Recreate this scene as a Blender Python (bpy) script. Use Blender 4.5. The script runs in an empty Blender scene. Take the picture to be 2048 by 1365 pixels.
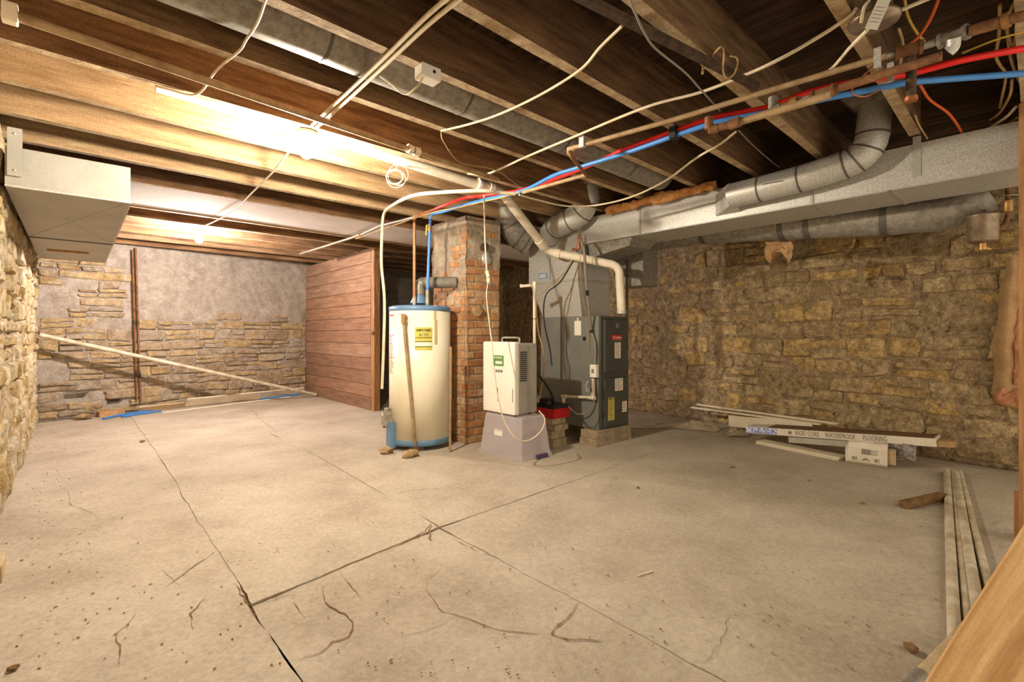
import bpy, bmesh, math, random
from mathutils import Vector, Matrix, noise
random.seed(7)
# ------------------------------------------------------------------ camera, world, exposure
SC = bpy.context.scene
COL = SC.collection
F, H, Y0, HEAD = 979.0, 1.0, 668.0, math.radians(48.2)
cd = bpy.data.cameras.new('camera'); cam = bpy.data.objects.new('camera', cd); COL.objects.link(cam)
cam.location = (0, 0, H); cam.rotation_euler = (math.radians(90), 0, HEAD - math.radians(90))
cd.sensor_width = 36; cd.lens = F / 2048 * 36; cd.shift_y = (Y0 - 682.5) / 2048; cd.clip_start = 0.02
SC.camera = cam
SC.view_settings.view_transform = 'Standard'; SC.view_settings.look = 'None'
SC.view_settings.exposure = 0.1; SC.view_settings.gamma = 1.0; SC.view_settings.use_curve_mapping = False
W = bpy.data.worlds.new('world'); SC.world = W; W.use_nodes = True
W.node_tree.nodes['Background'].inputs[0].default_value = (1.0, 0.86, 0.66, 1)
W.node_tree.nodes['Background'].inputs[1].default_value = 1.55
BULB1, BULB2 = 3900.0, 5500.0           # emission of the two bare bulbs
BULBC1, BULBC2 = (1.0, 0.90, 0.74), (1.0, 0.88, 0.84)

# ------------------------------------------------------------------ helpers
fx, fy, rx, ry = math.cos(HEAD), math.sin(HEAD), math.sin(HEAD), -math.cos(HEAD)
def ray(px, py):
    l = (px - 1024) / F
    return Vector((fx + l * rx, fy + l * ry, (Y0 - py) / F))
def Zp(px, py, z):                      # point seen at a pixel on the level plane z
    r = ray(px, py); t = (z - H) / r.z; return Vector((r.x * t, r.y * t, z))
def Xp(px, py, X):                      # ... on the upright plane x = X
    r = ray(px, py); t = X / r.x; return Vector((X, r.y * t, H + r.z * t))
def Yp(px, py, Y):
    r = ray(px, py); t = Y / r.y; return Vector((r.x * t, Y, H + r.z * t))
def Dp(px, py, d):                      # ... at depth d
    r = ray(px, py); return Vector((r.x * d, r.y * d, H + r.z * d))

class MB:
    """collects geometry in world coordinates; build() links it as one mesh object"""
    def __init__(s): s.v = []; s.f = []; s.sm = []
    def add(s, vs, fs, smooth=False):
        o = len(s.v); s.v += [Vector(v) for v in vs]
        for f in fs: s.f.append([i + o for i in f]); s.sm.append(smooth)
        return s
    def box(s, a, b, bev=0.0):          # axis box between two corners
        x0, y0, z0 = [min(a[i], b[i]) for i in range(3)]; x1, y1, z1 = [max(a[i], b[i]) for i in range(3)]
        if bev > 0:
            bm = bmesh.new(); bmesh.ops.create_cube(bm, size=1)
            for v in bm.verts:
                v.co = Vector(((x0 + x1) / 2 + v.co.x * (x1 - x0), (y0 + y1) / 2 + v.co.y * (y1 - y0), (z0 + z1) / 2 + v.co.z * (z1 - z0)))
            bmesh.ops.bevel(bm, geom=bm.edges[:], offset=bev, segments=2, affect='EDGES', profile=0.6)
            bm.verts.index_update(); s.add([v.co.copy() for v in bm.verts], [[v.index for v in f.verts] for f in bm.faces]); bm.free(); return s
        return s.add([(x0,y0,z0),(x1,y0,z0),(x1,y1,z0),(x0,y1,z0),(x0,y0,z1),(x1,y0,z1),(x1,y1,z1),(x0,y1,z1)],
                     [[0,3,2,1],[4,5,6,7],[0,1,5,4],[1,2,6,5],[2,3,7,6],[3,0,4,7]])
    def bar(s, p, q, w, h, up=(0,0,1)): # rectangular bar from p to q, w across, h along up
        p, q = Vector(p), Vector(q); d = (q - p).normalized(); up = Vector(up)
        sd = d.cross(up).normalized(); u = sd.cross(d).normalized()
        vs = []
        for c in (p, q):
            for a, b in ((-1,-1),(1,-1),(1,1),(-1,1)): vs.append(c + sd * a * w / 2 + u * b * h / 2)
        return s.add(vs, [[0,1,2,3],[7,6,5,4],[0,4,5,1],[1,5,6,2],[2,6,7,3],[3,7,4,0]])
    def tube(s, pts, r, n=12, cap=True):
        pts = [Vector(p) for p in pts]
        rs = r if isinstance(r, (list, tuple)) else [r] * len(pts)
        t0 = (pts[1] - pts[0]).normalized()
        nrm = t0.orthogonal().normalized(); rings = []; prev = t0
        for i, p in enumerate(pts):
            if i == 0: t = t0
            elif i == len(pts) - 1: t = (pts[i] - pts[i-1]).normalized()
            else: t = ((pts[i+1] - p).normalized() + (p - pts[i-1]).normalized()).normalized()
            q = prev.rotation_difference(t); nrm = (q @ nrm); nrm = (nrm - t * nrm.dot(t)).normalized(); prev = t
            b = t.cross(nrm)
            rings.append([p + (nrm * math.cos(2*math.pi*k/n) + b * math.sin(2*math.pi*k/n)) * rs[i] for k in range(n)])
        vs = [v for R in rings for v in R]; fs = []
        for i in range(len(rings) - 1):
            for k in range(n): fs.append([i*n+k, i*n+(k+1)%n, (i+1)*n+(k+1)%n, (i+1)*n+k])
        s.add(vs, fs, True)
        if cap:
            s.add(rings[0], [list(range(n))[::-1]]); s.add(rings[-1], [list(range(n))])
        return s
    def lathe(s, base, prof, n=24, axis=(0,0,1)):  # prof: (radius, height)
        base = Vector(base); ax = Vector(axis).normalized(); u = ax.orthogonal().normalized(); w = ax.cross(u)
        vs = []; fs = []
        for r, h in prof:
            for k in range(n):
                a = 2*math.pi*k/n; vs.append(base + ax*h + (u*math.cos(a) + w*math.sin(a)) * max(r, 1e-4))
        for i in range(len(prof)-1):
            for k in range(n): fs.append([i*n+k, i*n+(k+1)%n, (i+1)*n+(k+1)%n, (i+1)*n+k])
        return s.add(vs, fs, True)
    def prism(s, poly, vec):            # polygon (world points) swept by vec
        poly = [Vector(p) for p in poly]; n = len(poly); vec = Vector(vec)
        s.add(poly + [p + vec for p in poly], [list(range(n))[::-1], [i+n for i in range(n)]] + [[i,(i+1)%n,(i+1)%n+n,i+n] for i in range(n)])
        return s
    def loft(s, A, B, cap=True):
        n = len(A)
        s.add(list(A) + list(B), [[i,(i+1)%n,(i+1)%n+n,i+n] for i in range(n)] + ([list(range(n))[::-1], [i+n for i in range(n)]] if cap else []))
        return s
    def build(s, name, mat, parent=None, label=None, cat=None, group=None, kind=None, origin=None):
        me = bpy.data.meshes.new(name)
        if origin is None:
            if parent is not None: origin = parent['org']
            else:
                n = max(1, len(s.v)); lo = [min(v[i] for v in s.v) for i in range(3)]; hi = [max(v[i] for v in s.v) for i in range(3)]
                origin = ((lo[0]+hi[0])/2, (lo[1]+hi[1])/2, lo[2])
        og = Vector(origin)
        me.from_pydata([v - og for v in s.v], [], s.f)
        me.polygons.foreach_set('use_smooth', s.sm); 
        bm = bmesh.new(); bm.from_mesh(me); bmesh.ops.recalc_face_normals(bm, faces=bm.faces); bm.to_mesh(me); bm.free()
        if mat: me.materials.append(MT[mat] if isinstance(mat, str) else mat)
        o = bpy.data.objects.new(name, me); COL.objects.link(o)
        if parent is not None:
            o.parent = parent; o.location = og - Vector(parent['org'])
        else: o.location = og
        o['org'] = tuple(og)
        return tag(o, label, cat, group, kind)
def tag(o, label=None, cat=None, group=None, kind=None):
    if label: o['label'] = label
    if cat: o['category'] = cat
    if group: o['group'] = group
    if kind: o['kind'] = kind
    return o
def thing(name, loc, label, cat, group=None, kind=None):
    o = bpy.data.objects.new(name, None); COL.objects.link(o); o.location = loc; o.empty_display_size = .1
    o['org'] = tuple(loc); return tag(o, label, cat, group, kind)
def smooth(pts, k=6):                   # Catmull-Rom through points
    P = [Vector(p) for p in pts]; P = [P[0]*2 - P[1]] + P + [P[-1]*2 - P[-2]]; out = []
    for i in range(1, len(P) - 2):
        for j in range(k):
            t = j / k; a, b, c, d = P[i-1], P[i], P[i+1], P[i+2]
            out.append(0.5 * ((2*b) + (c-a)*t + (2*a-5*b+4*c-d)*t*t + (3*b-a-3*c+d)*t*t*t))
    return out + [P[-2]]
def rounded(pts, r, k=5):               # polyline with rounded corners
    P = [Vector(p) for p in pts]; out = [P[0]]
    for i in range(1, len(P) - 1):
        a = (P[i-1] - P[i]); b = (P[i+1] - P[i]); rr = min(r, a.length*.48, b.length*.48)
        p0 = P[i] + a.normalized()*rr; p1 = P[i] + b.normalized()*rr
        for j in range(k + 1):
            t = j / k; out.append(p0*(1-t)**2 + P[i]*2*t*(1-t) + p1*t*t)
    return out + [P[-1]]
def text_mesh(body, size, depth=0.0006):
    c = bpy.data.curves.new('t', 'FONT'); c.body = body; c.size = size; c.extrude = depth; c.align_x = 'CENTER'; c.align_y = 'CENTER'; c.resolution_u = 3
    o = bpy.data.objects.new('t', c); COL.objects.link(o)
    bpy.context.view_layer.update(); me = bpy.data.meshes.new_from_object(o.evaluated_get(bpy.context.evaluated_depsgraph_get()))
    bpy.data.objects.remove(o); return me
def lettering(body, size, pos, right, up, mat, parent, name='lettering', fit=None, depth=0.0006):
    me = text_mesh(body, size, depth); R = Vector(right).normalized(); U = Vector(up).normalized(); N = R.cross(U)
    xs = [v.co.x for v in me.vertices]; w = max(xs) - min(xs); sx = (fit / w) if fit else 1
    mb = MB(); mb.add([Vector(pos) + R*v.co.x*sx + U*v.co.y + N*v.co.z for v in me.vertices], [list(p.vertices) for p in me.polygons])
    bpy.data.meshes.remove(me); return mb.build(name, mat, parent)

# ------------------------------------------------------------------ materials
MT = {}
def lin(c): return tuple(((v/255)/12.92 if v/255 <= .04045 else ((v/255+.055)/1.055)**2.4) for v in c) + (1,)
def mat(name, c1, c2=None, rough=.7, metal=0, scale=6, bump=.15, bscale=60, rnd=None, stretch=(1,1,1), emit=None, trans=0, detail=5, contrast=(.35,.65), spot=None, spec=.4, alpha=1, ior=1.45, fine=None, fscale=130):
    m = bpy.data.materials.new(name); m.use_nodes = True; N = m.node_tree.nodes; L = m.node_tree.links; B = N['Principled BSDF']
    B.inputs['Roughness'].default_value = rough; B.inputs['Metallic'].default_value = metal; B.inputs['Specular IOR Level'].default_value = spec
    B.inputs['IOR'].default_value = ior
    MT[name] = m
    c1 = lin(c1)
    if emit:
        B.inputs['Base Color'].default_value = c1; B.inputs['Emission Color'].default_value = tuple(emit[0]) + (1,); B.inputs['Emission Strength'].default_value = emit[1]; return m
    tc = N.new('ShaderNodeTexCoord'); mp = N.new('ShaderNodeMapping'); mp.inputs['Scale'].default_value = stretch
    L.new(tc.outputs['Object'], mp.inputs['Vector'])
    if rnd is not None:
        oi = N.new('ShaderNodeObjectInfo'); ad = N.new('ShaderNodeVectorMath'); ad.operation = 'MULTIPLY_ADD'
        L.new(oi.outputs['Random'], ad.inputs[0]); ad.inputs[1].default_value = (37, 53, 71); L.new(tc.outputs['Object'], ad.inputs[2]); L.new(ad.outputs[0], mp.inputs['Vector'])
    out = None
    if c2:
        nz = N.new('ShaderNodeTexNoise'); nz.inputs['Scale'].default_value = scale; nz.inputs['Detail'].default_value = detail; nz.inputs['Roughness'].default_value = .65
        L.new(mp.outputs[0], nz.inputs['Vector'])
        cr = N.new('ShaderNodeValToRGB'); cr.color_ramp.elements[0].position, cr.color_ramp.elements[1].position = contrast
        cr.color_ramp.elements[0].color = c1; cr.color_ramp.elements[1].color = lin(c2); L.new(nz.outputs['Fac'], cr.inputs[0]); out = cr.outputs[0]
    if rnd:                              # list of colours picked by object, mixed into the noise colour
        r2 = N.new('ShaderNodeValToRGB'); r2.color_ramp.interpolation = 'CONSTANT'
        els = r2.color_ramp.elements
        for i, c in enumerate(rnd):
            e = els[i] if i < 2 else els.new(i / len(rnd))
            e.position = i / len(rnd); e.color = lin(c)
        L.new(oi.outputs['Random'], r2.inputs[0])
        mx = N.new('ShaderNodeMix'); mx.data_type = 'RGBA'; mx.blend_type = 'MULTIPLY' ; mx.inputs[0].default_value = 1.0
        L.new(r2.outputs[0], mx.inputs[6])
        if out: L.new(out, mx.inputs[7])
        else: mx.inputs[7].default_value = c1
        out = mx.outputs[2]
    if spot:                             # (colour, scale, threshold, softness): stains with a shape of their own
        n2 = N.new('ShaderNodeTexNoise'); n2.inputs['Scale'].default_value = spot[1]; n2.inputs['Detail'].default_value = 6; n2.inputs['Roughness'].default_value = .7; L.new(tc.outputs['Object'], n2.inputs['Vector'])
        c3 = N.new('ShaderNodeMapRange'); c3.inputs[1].default_value = spot[2]; c3.inputs[2].default_value = spot[2] + spot[3]; L.new(n2.outputs['Fac'], c3.inputs[0])
        m2 = N.new('ShaderNodeMix'); m2.data_type = 'RGBA'; L.new(c3.outputs[0], m2.inputs[0])
        if out: L.new(out, m2.inputs[6])
        else: m2.inputs[6].default_value = c1
        m2.inputs[7].default_value = lin(spot[0]); out = m2.outputs[2]
    if fine is None: fine = .35 if rough > .75 else (.12 if rough > .45 else 0)
    if fine and out:
        n4 = N.new('ShaderNodeTexNoise'); n4.inputs['Scale'].default_value = fscale; n4.inputs['Detail'].default_value = 4; n4.inputs['Roughness'].default_value = .8; L.new(tc.outputs['Object'], n4.inputs['Vector'])
        r4_ = N.new('ShaderNodeMapRange'); r4_.inputs[1].default_value = .3; r4_.inputs[2].default_value = .7; r4_.inputs[3].default_value = 1 - fine; r4_.inputs[4].default_value = 1 + fine*.6; L.new(n4.outputs['Fac'], r4_.inputs[0])
        m4 = N.new('ShaderNodeVectorMath'); m4.operation = 'SCALE'; L.new(out, m4.inputs[0]); L.new(r4_.outputs[0], m4.inputs['Scale']); out = m4.outputs[0]
    if out: L.new(out, B.inputs['Base Color'])
    else: B.inputs['Base Color'].default_value = c1
    if bump:
        nb = N.new('ShaderNodeTexNoise'); nb.inputs['Scale'].default_value = bscale; nb.inputs['Detail'].default_value = 6; nb.inputs['Roughness'].default_value = .7; L.new(mp.outputs[0], nb.inputs['Vector'])
        bp = N.new('ShaderNodeBump'); bp.inputs['Strength'].default_value = bump; bp.inputs['Distance'].default_value = .02; L.new(nb.outputs['Fac'], bp.inputs['Height']); L.new(bp.outputs[0], B.inputs['Normal'])
    if trans: B.inputs['Transmission Weight'].default_value = trans
    if alpha < 1: B.inputs['Alpha'].default_value = alpha
    return m
mat('concrete', (200,187,166), (172,157,136), rough=.85, scale=1.8, bump=.45, bscale=70, spot=((148,128,102), 16, .66, .08), detail=12, fine=.24, fscale=48)
mat('crack_dirt', (112,84,54), (142,110,74), rough=.95, scale=30)
mat('sub_dirt', (124,98,66), (96,74,48), rough=.95, scale=20)
mat('mortar_far', (184,172,157), (150,137,120), rough=.95, scale=9, bump=1.0, bscale=40, detail=9, fine=.3, fscale=60, spot=((196,184,170), 6, .58, .2))
mat('stone_far', (186,170,146), (255,248,235), rough=.9, scale=13, bump=1.0, bscale=30, fine=.35, fscale=70, contrast=(.3,.65), rnd=[(194,174,136),(182,166,142),(190,174,147),(200,180,143),(172,156,133),(188,168,128),(177,167,152)], spot=((178,164,144), 9, .52, .12))
mat('mortar_left', (206,188,152), (150,126,90), rough=.95, scale=9, bump=1.0, bscale=34, fine=.4, fscale=60, spot=((226,216,198), 7, .55, .1))
mat('stone_left', (205,188,158), (255,246,226), rough=.9, scale=9, bump=1.0, bscale=30, fine=.4, fscale=60, rnd=[(204,184,140),(184,162,118),(210,196,164),(190,168,120),(212,204,188)], spot=((206,192,162), 6, .48, .12))
mat('mortar_right', (208,182,142), (120,98,70), rough=.95, scale=17, bump=1.0, bscale=34, detail=9, fine=.5, fscale=70, contrast=(.3,.68), spot=((96,76,54), 13, .6, .08))
mat('stone_right', (150,130,100), (255,248,230), rough=.9, scale=14, bump=1.0, bscale=30, detail=9, fine=.5, fscale=70, contrast=(.3,.62), rnd=[(222,194,142),(206,184,148),(228,202,154),(210,188,154),(196,174,140),(218,198,162),(230,200,142)], spot=((160,136,102), 9, .52, .1))
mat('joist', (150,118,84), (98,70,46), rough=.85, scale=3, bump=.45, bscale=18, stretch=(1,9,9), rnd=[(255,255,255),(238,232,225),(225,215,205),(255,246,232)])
mat('joist_pale_lit', (196,164,124), (154,122,86), rough=.85, scale=3, bump=.45, bscale=18, stretch=(1,9,9), rnd=[(255,255,255),(238,232,225),(228,218,206)])  # paler joist wood, with some of the near bulb's light painted into the colour
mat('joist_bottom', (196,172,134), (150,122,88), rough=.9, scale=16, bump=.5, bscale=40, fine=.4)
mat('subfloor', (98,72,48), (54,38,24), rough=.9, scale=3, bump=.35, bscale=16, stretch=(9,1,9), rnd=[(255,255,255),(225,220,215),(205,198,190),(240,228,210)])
mat('drywall', (226,218,212), (214,204,198), rough=.9, scale=3, bump=.05, fine=.05)
mat('plank_red', (166,132,106), (134,102,80), rough=.7, scale=3, bump=.2, bscale=20, stretch=(8,1,8), rnd=[(255,255,255),(240,230,225),(250,240,230),(228,220,214)])
mat('wood_post', (176,130,84), (138,96,58), rough=.75, scale=4, bump=.2, bscale=20, stretch=(8,8,1))
mat('dark_board', (64,48,36), (46,34,25), rough=.9, scale=4, bump=.3, bscale=20)

# ------------------------------------------------------------------ the setting
def wall(name, p0, p1, z0, z1, normal, mat_, step=.04, amp=.018, thick=.3, holes=None, push=0):
    """rough wall face from p0 to p1 (floor corners), real relief, solid behind"""
    p0, p1 = Vector((*p0, 0)), Vector((*p1, 0)); L = (p1-p0).length; u = (p1-p0)/L; n = Vector((*normal, 0)).normalized()
    nu, nz = int(L/step), int((z1-z0)/step); mb = MB(); vs = []; fs = []
    for j in range(nz+1):
        for i in range(nu+1):
            p = p0 + u*(L*i/nu) + Vector((0,0,z0+(z1-z0)*j/nz))
            d = amp*(noise.noise(p*3.1) + .7*noise.noise(p*8.3+Vector((5,1,2))) + .4*noise.noise(p*19)) + push
            if holes:
                for (hu, hz, hw, hh, hd) in holes:
                    if abs(L*i/nu-hu) < hw/2 and abs(p.z-hz) < hh/2: d -= hd
            vs.append(p + n*d)
    for j in range(nz):
        for i in range(nu): a = j*(nu+1)+i; fs.append([a, a+1, a+nu+2, a+nu+1])
    mb.add(vs, fs, True)
    b = len(mb.v); c = [0, nu, (nz+1)*(nu+1)-1, nz*(nu+1)]
    back = [p0 - n*thick + Vector((0,0,z0)), p1 - n*thick + Vector((0,0,z0)), p1 - n*thick + Vector((0,0,z1)), p0 - n*thick + Vector((0,0,z1))]
    mb.v += back; mb.f += [[b,b+1,b+2,b+3], list(range(0,nu+1))[::-1]+[b,b+1], [c[3]+k for k in range(nu+1)]+[b+2,b+3]]; mb.sm += [False]*3
    o = mb.build(name, mat_, kind='structure', origin=(p0.x, p0.y, 0))
    o['u'] = tuple(u); o['n'] = tuple(n); o['L'] = L
    return o
def stone_mesh(mb, quad, P, depth, gap, seed, npt=3, rough=.012):
    """one rough stone: quad = 4 (u,z) corners, P maps (u,z,out) to world"""
    rnd = random.Random(seed)
    cu = sum(q[0] for q in quad)/4; cz = sum(q[1] for q in quad)/4
    ring = []
    for i in range(4):
        a, b = quad[i], quad[(i+1) % 4]
        for t in ((.07, .5, .93) if npt == 3 else (.12, .88)):
            ring.append((a[0]*(1-t)+b[0]*t + rnd.uniform(-rough, rough)*.6, a[1]*(1-t)+b[1]*t + rnd.uniform(-rough, rough)*.6))
    w = max(abs(q[0]-cu) for q in quad); h = max(abs(q[1]-cz) for q in quad)
    def sh(g): return [(cu + (r[0]-cu)*max(.2, 1-g/w), cz + (r[1]-cz)*max(.2, 1-g/h)) for r in ring]
    n = len(ring); r0, r1, r2 = sh(gap), sh(gap*1.3), sh(gap + min(.014, h*.3))
    tu, tz = rnd.uniform(-.04, .04), rnd.uniform(-.12, .12)
    vs = [P(a, b, -.03) for a, b in r0] + [P(a, b, depth*.55 + rnd.uniform(-.003,.003)) for a, b in r1]
    vs += [P(a, b, depth + (a-cu)*tu + (b-cz)*tz + rnd.uniform(-.005, .005)) for a, b in r2]
    vs.append(P(cu + rnd.uniform(-.2,.2)*w, cz + rnd.uniform(-.2,.2)*h, depth + rnd.uniform(.0,.008)))
    fs = []
    for lv in (0, 1):
        for i in range(n): fs.append([lv*n+i, lv*n+(i+1) % n, (lv+1)*n+(i+1) % n, (lv+1)*n+i])
    for i in range(n): fs.append([2*n+i, 2*n+(i+1) % n, 3*n])
    mb.add(vs, fs, False)
def stones(wl, mat_, u0, u1, z0, z1, ch, cw, depth, gap, keep=lambda u, z: True, seed=1, jit=.3, limit=300):
    rnd = random.Random(seed); u_ = Vector(wl['u']); n_ = Vector(wl['n']); og = Vector(wl['org'])
    P = lambda u, z, o: og + u_*u + n_*o + Vector((0, 0, z))
    wob = lambda u, z: z + .022*noise.noise(Vector((u*1.3, z*2, seed)))*2
    z = z0; cnt = 0
    while z < z1 - ch*.4:
        h = ch*rnd.uniform(.6, 1.45); h = min(h, z1 - z); u = u0 - rnd.uniform(0, cw*.5)
        while u < u1:
            w = cw*rnd.uniform(.55, 1.6); a, b = max(u, u0), min(u + w, u1)
            if b - a > .05 and keep((a+b)/2, z + h/2):
                # sometimes two thin stones share the course
                parts = [(z, z+h)] if h < ch*1.15 or rnd.random() < .6 else [(z, z+h*.5), (z+h*.5, z+h)]
                for (s0, s1) in parts:
                    j = lambda s: rnd.uniform(-s, s)*jit
                    q = [(a+j(.03), wob(a, s0)+j(.02)), (b+j(.03), wob(b, s0)+j(.02)), (b+j(.03), wob(b, s1)+j(.02)), (a+j(.03), wob(a, s1)+j(.02))]
                    mb = MB(); stone_mesh(mb, q, P, depth*rnd.uniform(.45, 1.5), gap*rnd.uniform(.7, 1.5), rnd.random(), npt=3 if b-a > .12 else 2)
                    if cnt < limit: mb.build('stone', mat_, wl)
                    cnt += 1
            u += w
        z += h
    return cnt

# far wall (left background), left wall, right wall
B0, B1 = (-.33, 7.62), (2.87, 8.36)
bn = (Vector((B1[0]-B0[0], B1[1]-B0[1], 0)).cross(Vector((0,0,1))))
wb = wall('wall_back', B0, (6.1, 9.11), 0, 2.45, (bn.x, bn.y), 'mortar_far', holes=[(.36, .26, .2, .075, .12), (.72, .2, .09, .12, .12)])
def keep_far(u, z):
    if abs(u-.36) < .12 and abs(z-.26) < .05 or abs(u-.72) < .07 and abs(z-.2) < .08: return False
    if u > 3.3: return False
    line = 1.22 + .12*noise.noise(Vector((u*1.7, 3, 0)))
    if u < .75: return z < .5 or z < 1.9 and noise.noise(Vector((u*3, z*4, 8))) > -.28
    return z < line
nb_ = stones(wb, 'stone_far', .02, 3.28, .02, 2.0, .098, .27, .024, .006, keep_far, 3, jit=.45)
wl = wall('wall_left', (-.30, -.4), (-.33, 7.62), 0, 2.4, (1, 0), 'mortar_left', amp=.03, push=.006)
nl_ = stones(wl, 'stone_left', 4.0, 8.0, .02, 2.1, .135, .27, .03, .008, lambda u, z: noise.noise(Vector((u*2.2, z*2.5, 4))) > -.45, 5)
wr = wall('wall_right', (6.01, 8.95), (4.965, -1.0), 0, 2.42, (-1, 0), 'mortar_right', amp=.02, step=.027, push=.007)
LR = wr['L']
nr_ = stones(wr, 'stone_right', LR-5.2, LR-.9, .03, 1.98, .14, .25, .02, .009, lambda u, z: noise.noise(Vector((u*2.0, z*2.2, 14))) > -.34, 11, jit=.95)
print('stones', nb_, nl_, nr_)

# floor: slabs with open joints on a dirt bed, smaller cracks as dirt-filled lines
fl = MB().box((-.6, -.9, -.2), (6.1, 9.2, -.011)).build('floor', 'sub_dirt', kind='structure', origin=(0, 0, -.2))
def jag(a, b, step=.045, amp=.006, seed=0):
    a, b = Vector((*a, 0)), Vector((*b, 0)); L = (b-a).length; n = max(2, int(L/step)); d = (b-a)/L; s = Vector((-d.y, d.x, 0)); out = []
    for i in range(n+1):
        p = a + d*(L*i/n)
        if 0 < i < n: p += s*amp*(2*noise.noise(Vector((p.x*4+seed, p.y*4, seed*1.7))) + 1.2*noise.noise(Vector((p.x*23, p.y*23, seed))))
        out.append((p.x, p.y))
    return out
def path(*pts, **k):
    o = []
    for a, b in zip(pts, pts[1:]): o += jag(a, b, **k)[:-1]
    return o + [pts[-1]]
N_, S_ = 9.2, -.9; E_, W_ = 6.1, -.6
a1, a2, a3 = (.50, N_), (.515, 4.86), (.482, 1.98); a4 = (.485, S_)
b1, b2, b3, b4 = (1.53, N_), (1.45, 4.85), (1.40, 2.13), (1.40, S_)
seg = {}
def sg(k, a, b): seg[k] = path(a, b, seed=len(seg)+1)
sg('A12', a1, a2); sg('A23', a2, a3); sg('A34', a3, a4); sg('B12', b1, b2); sg('B23', b2, b3); sg('B34', b3, b4)
c1, c2 = (W_, 4.3), (E_, 2.42)
sg('C2', a2, b2); sg('C1', a3, b3); sg('C1e', b3, c2); sg('C3', (W_, 4.25), (.50, 4.4))
i3 = (.508, 4.4)
sg('A2i', a2, i3); sg('Ai3', i3, a3); seg['C3'] = path((W_, 4.25), i3, seed=31)
R = lambda k: seg[k][::-1]
slabs = [
    ([(W_, N_)] + seg['A12'] + seg['A2i'][1:] + R('C3')[1:], .000),
    (seg['C3'] + seg['Ai3'][1:] + seg['A34'][1:] + [(W_, S_)], .002),
    (R('A12') + seg['B12'] + R('C2')[1:-1], .004),
    (seg['C2'] + seg['B23'][1:] + R('C1')[1:] + R('Ai3')[1:] + R('A2i')[1:-1], .0035),
    (seg['C1'] + seg['B34'][1:] + R('A34')[:-1], -.002),
    (R('B12') + [(E_, N_)] + R('C1e') + R('B23')[1:-1], .003),
    (seg['C1e'] + [(E_, S_)] + R('B34')[:-1], .000)]
for poly, dz in slabs:
    pts = []
    for p in poly:
        if not pts or (abs(p[0]-pts[-1][0]) + abs(p[1]-pts[-1][1])) > 1e-4: pts.append(p)
    if abs(pts[0][0]-pts[-1][0]) + abs(pts[0][1]-pts[-1][1]) < 1e-4: pts.pop()
    # shrink the outline a little so that the joints stay open
    ar = sum(pts[i][0]*pts[(i+1) % len(pts)][1] - pts[(i+1) % len(pts)][0]*pts[i][1] for i in range(len(pts)))
    sgn = 1 if ar > 0 else -1; q = []
    for i, p in enumerate(pts):
        a, b = pts[i-1], pts[(i+1) % len(pts)]; t = Vector((b[0]-a[0], b[1]-a[1])).normalized()
        g = .0007 + .0028*max(0, noise.noise(Vector((p[0]*3.1, p[1]*3.1, 5)))) + .007*max(0, 1 - math.sqrt(min((p[0]-.482)**2+(p[1]-1.98)**2, (p[0]-1.40)**2+(p[1]-2.13)**2))/.22)
        q.append(Vector((p[0] - t.y*g*sgn, p[1] + t.x*g*sgn, dz)))
    if sgn < 0: q = q[::-1]
    bm = bmesh.new(); top = [bm.verts.new(v) for v in q]; bot = [bm.verts.new((v.x, v.y, -.02)) for v in q]
    bm.faces.new(top); n = len(q)
    for i in range(n): bm.faces.new([bot[i], bot[(i+1) % n], top[(i+1) % n], top[i]])
    bmesh.ops.triangulate(bm, faces=[f for f in bm.faces if len(f.verts) > 4])
    bm.verts.index_update(); mb = MB().add([v.co.copy() for v in bm.verts], [[v.index for v in f.verts] for f in bm.faces]); bm.free()
    mb.build('slab', 'concrete', fl)
def crack(pix, w=.006, seed=0, z=.0035, name='crack'):
    P = [Zp(px, py, 0) for px, py in pix]; rnd = random.Random(seed); pts = []
    for a, b in zip(P, P[1:]):
        n = max(2, int((b-a).length/.03)); s = Vector((-(b-a).y, (b-a).x, 0)).normalized()
        for i in range(n):
            p = a.lerp(b, i/n); pts.append(p + s*(rnd.uniform(-.006, .006) if i else 0))
    pts.append(P[-1]); L = []; Rr = []
    for i, p in enumerate(pts):
        t = (pts[min(i+1, len(pts)-1)] - pts[max(i-1, 0)]).normalized(); s = Vector((-t.y, t.x, 0)); e = min(1, min(i, len(pts)-1-i)/3 + .15)
        ww = w*e*rnd.uniform(.35, 1.1)/2; L.append(p + s*ww); Rr.append(p - s*ww)
    mb = MB(); n = len(pts); zz = Vector((0,0,z))
    mb.add([v+zz for v in L] + [v+zz for v in Rr], [[i, i+1, n+i+1, n+i] for i in range(n-1)]); mb.build(name, 'crack_dirt', fl)
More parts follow.
